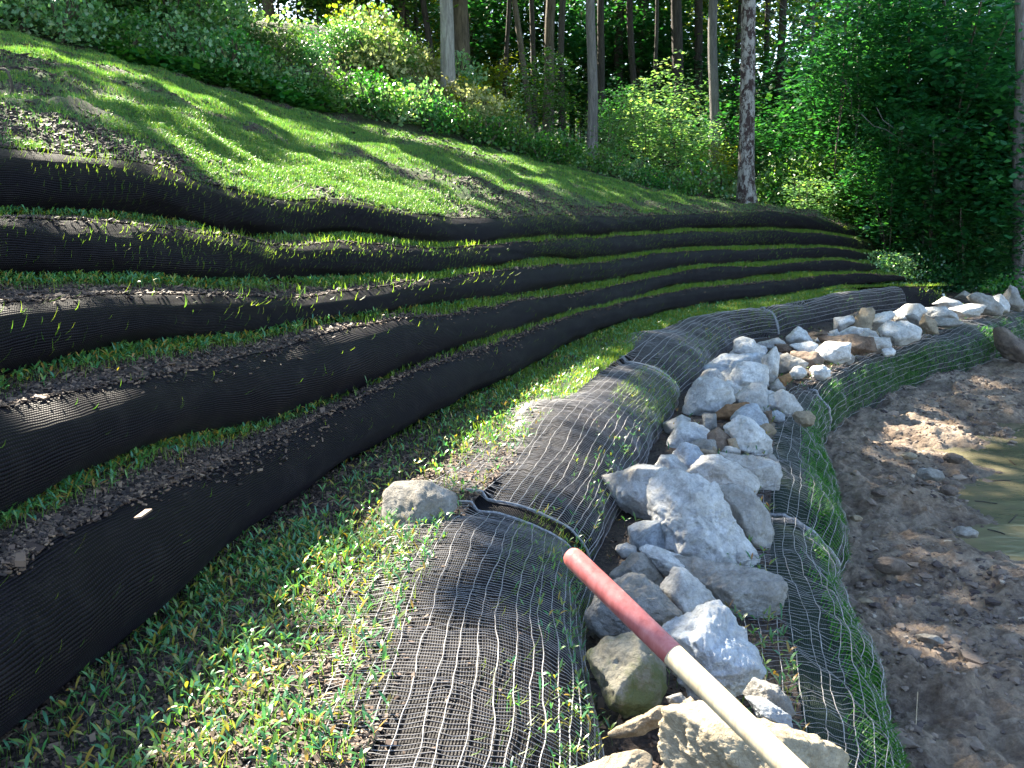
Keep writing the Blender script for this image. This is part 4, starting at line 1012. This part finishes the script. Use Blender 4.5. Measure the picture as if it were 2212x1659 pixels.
Vh, Fh, rh = leaves(np.array([[.004, 0, .12]])+rng.normal(0, .012, (60, 3))*[1, 1, 1.8], .03, 1.0)
link('seed_head', mesh('seed_head', Vh, Fh, True, rh), M['orange_leaf'], hd)
# bark pieces
for (px, py, L_, a_, lab) in [(45,1218,.10,.8,'pale split bark piece at the left edge of the mulch step'),(845,1375,.09,-1.2,'pale bark strip on the seedling strip near the netting'),(835,1300,.13,.1,'brown bark strip lying left of the netting edge'),(310,1118,.09,-.7,'grey twig shaped bark piece on the fifth step')]:
    zz = .11 if px > 600 else .62
    P = PZ(px, py, zz)+[0, 0, .012]; V, F, r_ = mkchips(np.zeros((1, 3)), np.array([L_]), np.array([.028]), .006, .15)
    c_, s2 = math.cos(a_), math.sin(a_)
    o = link('bark_piece', mesh('bark_piece', V, F, False, np.full(len(V), .93)), M['chips'], None, tuple(P)); tag(o, lab, 'bark', 'bark pieces on the steps')

# ------------------------------------------------------------ trees
def trunk_mesh(base, top, r0, r1, bend=.0, seed=0, n=22, sides=14, flare=1.5):
    rr = np.random.default_rng(seed); t = np.linspace(0, 1, n); P = base[None]*(1-t)[:, None]+top[None]*t[:, None]
    wv2 = Wob(seed+3, 1, 3, 4., .5)
    off = bend*np.stack([np.sin(t*math.pi), .5*np.sin(t*2.1), 0*t], 1)
    P = P+off + .04*np.stack([wv2(t[:, None]*2), wv2(t[:, None]*2+9), 0*t], 1)
    Hh_ = np.linalg.norm(top-base); rad = r0+(r1-r0)*t; rad = rad*(1+(flare-1)*np.exp(-t*Hh_/.35))
    a = np.arange(sides)*2*math.pi/sides; lob = 1+.05*rr.normal(size=sides)[None]
    V = P[:, None, :]+np.stack([np.cos(a), np.sin(a), 0*a], 1)[None]*(rad[:, None]*lob*(1+.03*rr.normal(size=(n, sides))))[..., None]
    return V.reshape(-1, 3), grid_faces(n, sides, True), P, rad
def limbs(P, rad, n, seed, lo=.45, L=(1.2, 3.0)):
    rr = np.random.default_rng(seed); out = []
    for q in range(n):
        i = int(rr.uniform(lo, .97)*len(P)); i = min(i, len(P)-2); a = rr.uniform(0, 6.28); l = rr.uniform(*L)
        t = np.linspace(0, 1, 7)[:, None]; d = np.array([math.cos(a), math.sin(a), rr.uniform(.1, .7)])
        Q = P[i]+d*t*l+np.array([0, 0, .3])*t**2*l*rr.uniform(-.6, .8)+rr.normal(0, .04, (7, 3))*t
        for sg2 in range(1):
            r_ = np.linspace(rad[i]*.35, .008, 7); T = np.gradient(Q, axis=0); T /= np.linalg.norm(T, axis=1)[:, None]
            s = np.cross(T, [0, 0, 1.]); s /= np.linalg.norm(s, axis=1)[:, None]+1e-9; u = np.cross(s, T); aa = np.arange(5)*2*math.pi/5
            V = Q[:, None, :]+(s[:, None, :]*np.cos(aa)[None, :, None]+u[:, None, :]*np.sin(aa)[None, :, None])*r_[:, None, None]
            out.append((V.reshape(-1, 3), grid_faces(7, 5, True), Q))
    return out
def sprays(cen, R3, ns, nl, srad, size, seed, tilt=.45, droop=.25, shell=0.):
    """flat layered sprays of leaves filling an ellipsoid"""
    rr = np.random.default_rng(seed); u = rr.normal(size=(ns, 3)); u /= np.linalg.norm(u, axis=1)[:, None]
    c = u*(rr.uniform(shell, 1, ns)**(1/2.4))[:, None]*np.array(R3)[None]+np.array(cen)[None]
    k = rr.normal(0, srad, (ns, nl, 3))*[1, 1, .16]; 
    sl_ = rr.normal(0, .35, (ns, 1, 2)); k[..., 2] += (k[..., :2]*sl_).sum(-1) - .35*(k[..., :2]**2).sum(-1)/srad
    P = (c[:, None, :]+k).reshape(-1, 3)
    rn = np.clip(np.repeat(rr.uniform(.15, .85, ns), nl)+rr.normal(0, .13, ns*nl), 0, 1)
    return leaves(P, size, tilt, droop, .75, rn)
def tree(px, py, D, ptop, wpx, m, label, crown_m, kind='forest_tree', cat='tree', group='trees of the wood behind the slope', H_=13., seed=0, bend=0., low=None, name='tree'):
    base = PD(px, py, D); base[2] = min(base[2], float(tz(base[0], base[1]))+.05) if py > 0 else base[2]
    base[2] = float(tz(base[0], base[1]))-.1
    d = PD(ptop, 0, D); dz = d[2]-base[2]; lean = (d[0]-base[0])/max(dz, 1)
    top = base+np.array([lean*H_, 0, H_]); r0 = wpx/FPX*D/2
    V, F, P, rad = trunk_mesh(base, top, r0, r0*.45, bend, seed)
    root = empty(name, tuple(base)); tag(root, label, cat, group)
    inv = -base
    lb = limbs(P, rad, 5, seed+9)
    parts = [(V, F, np.zeros(len(V)))]+[(a, b, np.zeros(len(a))) for a, b, q in lb]
    V, F, _ = merge(parts)
    link('trunk', mesh('trunk', V+inv, F), m, root)
    TREES.append((root, base, top, crown_m)); 
    if low:
        fol = [sprays(tuple(base+np.array(o_)), R3, ns, 26, .32, .12, seed*7+i_) for i_, (o_, R3, ns) in enumerate(low)]
        V, F, r_ = merge(fol); link('low_foliage', mesh('low_foliage', V+inv, F, True, r_), crown_m, root)
    return root
TREES = []
tree(967, 285, 19.5, 965, 29, M['bark_pale'], 'pale grey smooth slightly curved trunk at the top edge of the lit bank', M['leaf_yellow'], seed=1, bend=-.12)
tree(1000, 170, 25, 997, 33, M['bark_brown'], 'thick brown trunk directly right of the pale curved one', M['leaf_yellow'], seed=2)
tree(942, 150, 25, 912, 13, M['bark_dark'], 'slim dark trunk leaning left beside the pale curved one', M['leaf_yellow'], seed=3)
tree(1150, 250, 24, 1112, 14, M['bark_brown'], 'slim brown trunk leaning left, between the thick brown one and the dark straight one', M['leaf_yellow'], seed=4)
tree(1213, 300, 22.5, 1216, 15, M['bark_dark'], 'slim dark trunk at the foot of the lit bank', M['leaf_mid'], seed=5)
tree(1280, 370, 20, 1275, 21, M['bark_grey'], 'dark grey straight trunk at the lawn edge in the middle', M['leaf_mid'], seed=6)
tree(1540, 400, 21, 1549, 22, M['bark_grey'], 'grey trunk with faint rings, left of the blotchy one', M['leaf_mid'], seed=7)
tree(1615, 455, 18.9, 1617, 33, M['bark_lichen'], 'thick trunk with blotchy peeling dark bark, nearest the roll end', M['leaf_dark'], seed=8)
tree(1757, 345, 25, 1755, 9, M['bark_grey'], 'very thin grey trunk in the dark green foliage', M['leaf_dark'], seed=9, H_=8)
tree(2055, 540, 20, 2043, 11, M['bark_grey'], 'slender grey trunk rising through the right hand foliage', M['leaf_dark'], seed=10, H_=10)
tree(2206, 600, 17.5, 2203, 24, M['bark_grey'], 'straight grey trunk at the right edge', M['leaf_dark'], seed=11)
tree(2000, 560, 18.5, 2002, 7, M['bark_grey'], 'short pale sapling stem beyond the end of the rolls', M['leaf_dark'], seed=12, H_=3.0, name='sapling')
tree(1854, 500, 20, 1851, 7, M['bark_grey'], 'thin sapling stem above the tip of the top roll', M['leaf_dark'], seed=13, H_=4.0, name='sapling')
dk = [(880,26,14),(905,28,10),(1090,27,10),(1160,27,12),(1181,29,16),(1240,33,12),(1308,27,18),(1336,30,22),(1378,28,16),(1400,34,12),(1440,36,14),(1473,27,26),(1512,29,22),(1590,32,14),(1671,30,14),(1700,27,18),(1125,34,12),(1060,32,12),(1090,36,10),(1900,30,14),(1800,33,14),(1355,38,14),(1260,40,14),(860,34,14),(1040,40,16),(1425,26,9)]
for i, (px, D, w) in enumerate(dk):
    pp = px+random.uniform(-14, 14)
    names = 'dark trunk deep in the wood'
    nb = 'left of the brown trunk' if px < 985 else 'right of the brown trunk' if px < 1275 else 'left of the ringed trunk' if px < 1540 else 'right of the ringed trunk'
    tree(px, 100, D, pp, w, M['bark_dark'], names+', '+nb, M['leaf_mid'], seed=40+i, group='dark trunks deep in the wood, '+nb)
# tall trees uphill to the left and behind the brush, whose crowns shade the bank
for i, (x, y, lab) in enumerate([(-11.5,12.5,'a'),(-13.5,18,'b'),(-9.5,21,'c'),(-6.5,25,'d'),(-12,25,'e'),(-3.5,28,'f'),(-9,31,'g'),(-16,13,'h'),(-15,23,'i'),(-11.5,7,'j'),(1,27,'k'),(4,31,'l')]):
    base = np.array([x, y, float(tz(x, y))-.1]); top = base+np.array([random.uniform(-.5, .5), random.uniform(-.5, .5), 11])
    V, F, P, rad = trunk_mesh(base, top, .16, .07, .15, 80+i); root = empty('tree', tuple(base))
    tag(root, 'tall tree mostly hidden behind the brush up the bank', 'tree', 'tall trees hidden behind the brush')
    V, F, _ = merge([(V, F, np.zeros(len(V)))]+[(a, b, np.zeros(len(a))) for a, b, q in limbs(P, rad, 6, 90+i, .6)])
    link('trunk', mesh('trunk', V-base, F), M['bark_brown'], root); TREES.append((root, base, top, M['canopy']))
# crown leaves: fill the canopy volume, leave gaps where the sun comes through, hand each leaf to its nearest tree
GAPS = []   # (ground point, radius)
def gap(px, py, z=None, D=None, r=.3):
    P = PD(px, py, D) if D else PZ(px, py, z); GAPS.append((P, r))
for g in [(130,155,None,9.5,.35),(345,188,None,10.,.5),(420,200,None,10.5,.4),(230,190,None,9.5,.3),(70,150,None,9,.3),(280,262,None,7.4,.3),
          (560,250,None,11.5,.4),(640,285,None,10.5,.4),(880,345,None,10.8,.55),(800,325,None,10.8,.4),(930,362,None,10.4,.45),(1010,380,None,11,.35),(700,300,None,10.6,.35),(1080,400,None,11.8,.4),
          (520,350,None,7.5,.25),(760,395,None,8.2,.3),(960,420,None,9.2,.3),(1180,420,None,13,.4),(780,440,None,7.3,.28),(640,425,None,6.6,.2),
          (850,115,None,21.5,1.3),(930,180,None,21,.9),(790,100,None,20.5,.9),(1000,250,None,20.5,.7),
          (890,545,None,7.2,.2),(905,668,.85,None,.22),(860,608,1.0,None,.2),(650,630,None,5.3,.10),
          (620,790,.85,None,.12),(520,930,.55,None,.16),(620,925,.55,None,.16),(500,1010,.5,None,.14),(800,840,.5,None,.18),
          (1150,880,.14,None,.42),(1060,960,.14,None,.32),(1200,830,.14,None,.35),(980,1010,.14,None,.2),(760,1200,.12,None,.26),(700,1250,.12,None,.2),(830,1160,.12,None,.2),
          (330,1610,.1,None,-.02),(480,1640,.1,None,-.02),(700,1625,.1,None,.2),(860,1600,.1,None,.18),(900,1450,.12,None,.14),
          (1640,1640,.1,None,.32),(1500,1600,.1,None,.22),(1380,1640,.1,None,.25),(1840,1610,.05,None,.2),(1530,1400,.2,None,.07),
          (1920,925,-.6,None,.28),(1990,905,-.6,None,.2),(2115,690,-.3,None,.25),(2060,640,.1,None,.3),(1980,720,-.3,None,.25),(2150,740,-.4,None,.22),
          (1400,230,None,24,1.6),(1480,330,None,23,1.2),(1300,120,None,27,2.2),(1750,440,None,19,.7),(1700,400,None,20,.6),(1850,440,None,19,.7),(1900,330,None,20,.6),(1450,390,None,20.5,.8),(1740,130,None,22,.8),(1860,160,None,22,.7),(1600,1560,None,1.4,.16),(1690,1640,None,1.3,.16),(100,0,None,16,1.4),(330,60,None,17,1.3),(520,110,None,17,1.2),(660,90,None,19,1.3),(760,180,None,18.5,1.1),(420,10,None,18,1.2),(620,10,None,20,1.2),(1560,1500,.3,None,.12),(200,90,None,15,.8),(90,30,None,14,.7),(560,60,None,17,1.0),(680,120,None,17.5,.9),(780,200,None,17,.8),(720,230,None,16,.4),(850,260,None,17,.6),(1040,300,None,18.5,.6),(300,120,None,15,.9),(450,90,None,16,.6),(600,150,None,16,.7),(700,190,None,16.5,.6),(150,50,None,15,.5),(760,60,None,18,.8),(500,30,None,17,.7),(640,60,None,18,.8),(380,150,None,14.6,.4),(2000,300,None,19,.6),(1950,450,None,18.5,.5),(2100,400,None,18,.4),(2150,200,None,19,.6),(1700,260,None,21,.6),(1560,100,None,24,.8),(1340,350,None,22,.8)]:
    gap(g[0], g[1], g[2], g[3], g[4])
GP = np.array([g[0] for g in GAPS]); GR = np.array([g[1] for g in GAPS])
GR = np.where((GP[:, 1] > 5) & (GP[:, 1] < 13.5) & (GP[:, 2] > 1.0) & (GR < .6), GR*.62-.1, GR); GR = np.where((GP[:, 1] > 16), GR*np.where(GP[:, 0] > 5, 1.4, 1.15), GR)
def carve(P, extra=1.0):
    keep = np.ones(len(P), bool)
    for g, r in zip(GP, GR*extra):
        d = P-g[None]; t = d@SD; q = np.linalg.norm(d-t[:, None]*SD[None], axis=1); keep &= ~((t > 0) & (q < r+.16))
    return keep
ncl = 1900
cc = np.stack([rng.uniform(-18, 8, ncl), rng.uniform(7, 36, ncl), rng.uniform(0, 4.5, ncl)], 1)
gz = np.maximum(tz(cc[:, 0], cc[:, 1]), 2)
cc[:, 2] += np.maximum(9.0, gz+5.5)
nlv = 46
n2_ = 850; c2_ = np.stack([rng.uniform(-20, 24, n2_), rng.uniform(26, 52, n2_), rng.uniform(0, 5, n2_)], 1); g2_ = tz(c2_[:, 0], c2_[:, 1]); c2_[:, 2] += g2_+np.where(c2_[:, 1] < 34, 8.5, 7)
cc = np.vstack([cc, c2_]); ncl = len(cc)
P = (cc[:, None, :]+rng.normal(0, .55, (ncl, nlv, 3))*[1, 1, .35]).reshape(-1, 3)
P = P[carve(P)]
tb = np.array([t[1]*.3+t[2]*.7 for t in TREES]); who = np.argmin(((P[:, None, :2]-tb[None, :, :2])**2).sum(2), 1)
for i, (root, base, top, cm) in enumerate(TREES):
    Q = P[who == i]
    if len(Q) < 60:   # give every tree some crown at its top
        Q = np.vstack([Q, top+rng.normal(0, 1, (400, 3))*[.8, .8, .7]]); Q = Q[carve(Q)]
    if np.linalg.norm(top-base) < 5: Q = top+rng.normal(0, .35, (260, 3))*[1, 1, .5]
    V, F, r_ = leaves(Q, .26 if np.linalg.norm(top-base) > 5 else .11, .6, .1, .75)
    link('crown', mesh('crown', V-base, F, True, r_), M['canopy'] if cm == M['leaf_mid'] else cm, root)

# ------------------------------------------------------------ understory: a few shared foliage shapes, each shrub its own thing
def stems(n, h, spread, seed, r=.012, deep=False):
    rr = np.random.default_rng(seed); o = []
    for q in range(n):
        a = rr.uniform(0, 6.28); t = np.linspace(0, 1, 7)[:, None]; Q = np.array([math.cos(a), math.sin(a), 0])*t**1.3*spread*rr.uniform(.2, 1)+np.array([0, 0, h])*t*rr.uniform(.7, 1)+rr.normal(0, .02, (7, 3))*t
        V, F = tube_strands(Q[None], np.tile([.2, .3, 1.], (1, 7, 1)), r*(1 if q else 1.4), 5); o.append((V, F, np.zeros(len(V))))
    if deep:
        z_ = np.linspace(-3.2, .05, 6); Q = np.stack([.03*np.sin(z_*2), .03*np.cos(z_*1.7), z_], 1); V, F = tube_strands(Q[None], np.tile([.2, .3, 1.], (1, 6, 1)), r*1.7, 7); o.append((V, F, np.zeros(len(V))))
    V, F, _ = merge(o); return V, F
PROTO = {}
def proto(key, R3, zc, ns, nl, srad, size, leafm, nst, h, seed, **kw):
    V, F, r_ = sprays((0, 0, zc), R3, ns, nl, srad, size, seed, **kw)
    V[:, 2] = np.maximum(V[:, 2], .01)
    sv, sf = stems(nst, h, R3[0]*.7, seed, .012, key[0] in 'ml')
    PROTO[key] = (mesh('foliage', V, F, True, r_), mesh('stem', sv, sf), leafm)
for s in range(3):
    proto('maple%d' % s, (1.5, 1.5, 1.6), 2.1, 130, 26, .30, .135, 'leaf_dark', 3, 3.2, 600+s, tilt=.3, droop=.1)
    proto('lit%d' % s, (1.2, 1.2, 1.35), 1.7, 95, 24, .26, .12, 'leaf_mid', 3, 2.6, 620+s, tilt=.28, droop=.08)
    proto('bush%d' % s, (.95, .95, .7), .7, 110, 22, .2, .075, 'leaf_pale', 6, 1.0, 640+s, tilt=.7)
    proto('weed%d' % s, (.5, .5, .35), .32, 60, 16, .12, .06, 'leaf_pale', 6, .5, 660+s, tilt=.8)
    proto('broad%d' % s, (.4, .4, .16), .2, 30, 9, .1, .13, 'leaf_pale', 4, .2, 680+s, tilt=.4)
def shrub(px, D, key, sc, label, lm=None, group=None, name='shrub', zoff=None, py=None, cat='shrub'):
    fol, st, lmk = PROTO[key]
    g = PD(px, 400, D); x, y = g[0], g[1]; z = float(tz(x, y))-.05
    if py is not None: z = PD(px, py, D)[2]
    if zoff: z += zoff
    root = empty(name, (x, y, z)); a = random.uniform(0, 6.28); root.rotation_euler = (0, 0, a)
    s3 = sc*random.uniform(.9, 1.1); root.scale = (s3, s3, s3*random.uniform(.9, 1.15))
    m = M[lm or lmk]
    k2 = fol.name+'|'+m.name
    if k2 not in CACHE:
        f2 = fol.copy(); f2.materials.clear(); f2.materials.append(m); CACHE[k2] = f2
    f = bpy.data.objects.new('foliage', CACHE[k2]); COL.objects.link(f); f.parent = root
    if len(st.materials) == 0: st.materials.append(M['bark_brown'])
    s_o = bpy.data.objects.new('stem', st); COL.objects.link(s_o); s_o.parent = root
    tag(root, label, cat, group); return root
CACHE = {}
rp = random.Random(3)
# brush along the upper edge of the slope (left)
def lt_at(px, dD=0): 
    q = interp_curve(LTP, np.array([a[0] for a in LT], float), np.array([float(px)]))[0]; return q[1]+dD
for i in range(26):
    px = -60+i*38+rp.uniform(-12, 12)
    shrub(px, lt_at(px, .15+rp.uniform(0, .6)), 'weed%d' % (i % 3), rp.uniform(.8, 1.4), 'low pale weed at the upper edge of the slope, left half', rp.choice(['leaf_pale', 'leaf_mid', 'bank_grass', 'leaf_pale']), 'low weeds along the upper slope edge', 'weed', cat='weed')
for i in range(26):
    px = -60+i*38+rp.uniform(-15, 15)
    shrub(px, lt_at(px, 1.3+rp.uniform(0, 1.6)), 'bush%d' % (i % 3), rp.uniform(.6, 1.25)*(1 if px < 540 else .55), 'dense grey green bush in the brush on the upper left bank', rp.choice(['leaf_pale', 'leaf_pale', 'leaf_mid', 'leaf_dark']), 'bushes massed on the upper left bank')
for i in range(22):
    px = -60+i*40+rp.uniform(-15, 15)
    if px > 540: continue
    shrub(px, lt_at(px, 3+rp.uniform(0, 2.5)), 'lit%d' % (i % 3), rp.uniform(.6, 1.25), 'tall leafy shrub behind the brush on the upper left bank', rp.choice(['leaf_pale', 'leaf_mid', 'leaf_dark', 'leaf_mid']), 'tall shrubs behind the brush')
for i in range(16):
    px = 300+i*26+rp.uniform(-8, 8)
    shrub(px, lt_at(px, .1), 'broad%d' % (i % 3), rp.uniform(.7, 1.1), 'bright broad-leaved plant hugging the slope edge', 'bank_grass', 'broad-leaved plants at the slope edge', 'plant', cat='plant')
# the sunlit mound
for i in range(30):
    px = 760+rp.uniform(0, 330); D = 19.2+rp.uniform(-.8, 2.4)
    shrub(px, D, 'weed%d' % (i % 3), rp.uniform(.9, 1.5), 'straw coloured weed on the sunlit mound', rp.choice(['straw', 'straw', 'leaf_pale', 'leaf_yellow']), 'weeds on the sunlit mound', 'weed', cat='weed')
for i in range(18):
    px = 900+i*38+rp.uniform(-12, 12)
    shrub(px, lt_at(px, .15+rp.uniform(0, .8)), 'weed%d' % (i % 3), rp.uniform(.8, 1.3), 'green weed at the slope edge between the trunks', rp.choice(['leaf_pale', 'leaf_mid', 'bank_grass']), 'weeds at the slope edge between the trunks', 'weed', cat='weed')
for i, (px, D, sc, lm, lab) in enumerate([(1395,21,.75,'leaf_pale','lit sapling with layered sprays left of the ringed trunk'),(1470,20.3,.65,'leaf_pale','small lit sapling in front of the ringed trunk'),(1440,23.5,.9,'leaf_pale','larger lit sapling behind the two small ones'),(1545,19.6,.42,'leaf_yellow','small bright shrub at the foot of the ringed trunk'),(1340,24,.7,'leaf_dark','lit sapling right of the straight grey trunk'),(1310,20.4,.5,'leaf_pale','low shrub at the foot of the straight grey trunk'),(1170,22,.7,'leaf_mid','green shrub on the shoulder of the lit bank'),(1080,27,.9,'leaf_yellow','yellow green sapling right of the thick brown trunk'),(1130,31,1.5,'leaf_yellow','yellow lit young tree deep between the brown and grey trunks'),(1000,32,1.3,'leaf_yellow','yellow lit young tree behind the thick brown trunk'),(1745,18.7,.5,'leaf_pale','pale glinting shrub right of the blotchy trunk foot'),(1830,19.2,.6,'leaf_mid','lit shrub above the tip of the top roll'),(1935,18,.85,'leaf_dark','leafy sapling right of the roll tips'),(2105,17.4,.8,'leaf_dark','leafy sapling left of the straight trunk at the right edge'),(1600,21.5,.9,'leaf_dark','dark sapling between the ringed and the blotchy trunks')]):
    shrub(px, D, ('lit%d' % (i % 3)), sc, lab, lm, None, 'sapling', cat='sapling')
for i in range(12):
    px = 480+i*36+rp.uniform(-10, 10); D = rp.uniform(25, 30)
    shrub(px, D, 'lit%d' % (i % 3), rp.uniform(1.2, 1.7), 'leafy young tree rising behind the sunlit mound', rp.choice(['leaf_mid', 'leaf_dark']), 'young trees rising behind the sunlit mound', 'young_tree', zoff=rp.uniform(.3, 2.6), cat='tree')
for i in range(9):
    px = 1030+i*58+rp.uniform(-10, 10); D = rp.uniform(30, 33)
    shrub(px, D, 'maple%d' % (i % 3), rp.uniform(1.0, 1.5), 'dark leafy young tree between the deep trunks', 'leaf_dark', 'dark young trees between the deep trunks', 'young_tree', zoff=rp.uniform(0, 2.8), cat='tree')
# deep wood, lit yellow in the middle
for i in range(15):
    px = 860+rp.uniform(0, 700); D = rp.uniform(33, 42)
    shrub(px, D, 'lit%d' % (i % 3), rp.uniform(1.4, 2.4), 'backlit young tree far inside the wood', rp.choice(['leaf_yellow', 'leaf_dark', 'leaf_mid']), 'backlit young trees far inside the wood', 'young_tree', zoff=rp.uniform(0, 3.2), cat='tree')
# right hand wall of maple foliage
for i in range(38):
    px = 1640+rp.uniform(0, 640); D = rp.uniform(18.5, 27)
    if px > 1880: D = rp.uniform(17.5, 25)
    elif px < 1800: D = rp.uniform(23.5, 29)
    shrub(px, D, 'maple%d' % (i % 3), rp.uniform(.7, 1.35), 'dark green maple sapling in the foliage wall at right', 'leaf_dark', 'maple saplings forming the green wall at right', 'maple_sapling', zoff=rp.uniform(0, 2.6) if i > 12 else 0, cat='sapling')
for i in range(18):
    px = 1900+rp.uniform(0, 340); D = rp.uniform(17., 19)
    shrub(px, D, 'bush%d' % (i % 3), rp.uniform(.5, .9), 'blue green undergrowth plant beyond the end of the rolls', rp.choice(['leaf_pale', 'leaf_dark']), 'undergrowth plants beyond the end of the rolls', 'plant', cat='plant')
for i in range(12):
    px = 1660+rp.uniform(0, 230); D = rp.uniform(19.8, 21.)
    shrub(px, D, 'bush%d' % (i % 3), rp.uniform(.6, 1.0), 'low bush behind the tip of the top roll', rp.choice(['leaf_pale', 'leaf_mid', 'leaf_dark']), 'low bushes behind the roll tips')
shrub(2230, 15.8, 'bush1', .8, 'bright green bush at the right edge beyond the last rock', 'bank_grass')
# tuft of long grass
c0 = PD(1075, 335, 18.3); c0[2] = PD(1075, 338, 18.3)[2]; n = 160
V, F, r_ = blades(rng.normal(0, .08, (n, 3))*[1, 1, 0], rng.uniform(.4, .8, n), np.full(n, .02), rng.uniform(0, 6.28, n), rng.uniform(.05, .5, n), rng.uniform(.1, 1.2, n), 4)
tag(link('grass_tuft', mesh('grass_tuft', V, F, True, r_), M['bank_grass'], None, tuple(c0)), 'bright tuft of long arching grass right of the pale curved trunk', 'grass tuft')
# the far wood: one mass
def far_mass(n, x0, x1, y0, y1, z0, z1, size, thin=None):
    cl = n//30; c = np.stack([rng.uniform(x0, x1, cl), rng.uniform(y0, y1, cl), rng.uniform(z0, z1, cl)], 1)
    if thin is not None: c = c[thin(c)]
    c[:, 2] += np.maximum(tz(c[:, 0], c[:, 1]), 0)
    P = (c[:, None, :]+rng.normal(0, .9, (len(c), 30, 3))*[1, 1, .3]).reshape(-1, 3); P = P[carve(P)]
    return leaves(P, size, .5, .2, .75)
def thin_mid(c):
    px = c[:, 0]/c[:, 1]*FPX*cp+W/2
    return rng.uniform(0, 1, len(c)) < np.where((px > 830) & (px < 1020), .26, np.where((px >= 1020) & (px < 1300), .5, np.where((px >= 1300) & (px < 1520), .8, 1.)))
V, F, r_ = merge([far_mass(90000, -34, 40, 34, 52, 0, 13, .30, thin_mid), far_mass(26000, 4, 34, 24, 34, 0, 9, .2, lambda c: (c[:, 0]/c[:, 1]*FPX*cp+W/2) > 1560), far_mass(16000, -22, -5, 24, 36, 0, 8, .22, None), far_mass(26000, -40, 50, 52, 60, -1, 4.5, .45, None)])
tag(link('distant_foliage', mesh('distant_foliage', V, F, True, r_), M['leaf_far']), 'leafy mass of the wood far behind the trunks', 'foliage', None, 'stuff')
# litter plants on the forest floor
n = 36000
x = rng.uniform(-16, 26, n); y = rng.uniform(14, 34, n)
keep = y > np.where(x < LTP[-1, 0], np.interp(x, LTP[:, 0], LTP[:, 1])+.05, np.interp(x, [LTP[-1, 0], LTP[-1, 0]+1, 12, 20], [20.6, 17.6, 17.3, 17.5])); x, y = x[keep], y[keep]
P = np.stack([x, y, tz(x, y)+rng.gamma(2, .05, len(x))], 1)
V, F, r_ = leaves(P, .10, .7, 0, .8)
tag(link('ground_cover', mesh('ground_cover', V, F, True, r_), M['leaf_pale']), 'low leafy ground cover over the forest floor', 'ground cover', None, 'stuff')

# ------------------------------------------------------------ labels of look-alike plants: counted from the left in their own row
ONES = ['', 'first', 'second', 'third', 'fourth', 'fifth', 'sixth', 'seventh', 'eighth', 'ninth', 'tenth', 'eleventh', 'twelfth', 'thirteenth', 'fourteenth', 'fifteenth', 'sixteenth', 'seventeenth', 'eighteenth', 'nineteenth', 'twentieth']
def ordw(i):
    if i <= 20: return ONES[i]
    t, o = divmod(i, 10); T = {2: 'twenty', 3: 'thirty', 4: 'forty'}[t]
    return {2: 'twentieth', 3: 'thirtieth', 4: 'fortieth'}[t] if o == 0 else T+'-'+ONES[o]
tops = [o for o in COL.objects if o.parent is None and o.get('label')]
by = {}
for o in tops: by.setdefault(o['label'], []).append(o)
for lab, L_ in by.items():
    if len(L_) < 2: continue
    def pxof(o):
        d = np.array(o.location)-CAM; return (d@CR)/max(d@CF, .1)
    L_.sort(key=pxof); n_ = len(L_)
    for i, o in enumerate(L_):
        o['label'] = ('leftmost ' if i == 0 else 'rightmost ' if i == n_-1 else ordw(i+1)+' from left, ')+lab
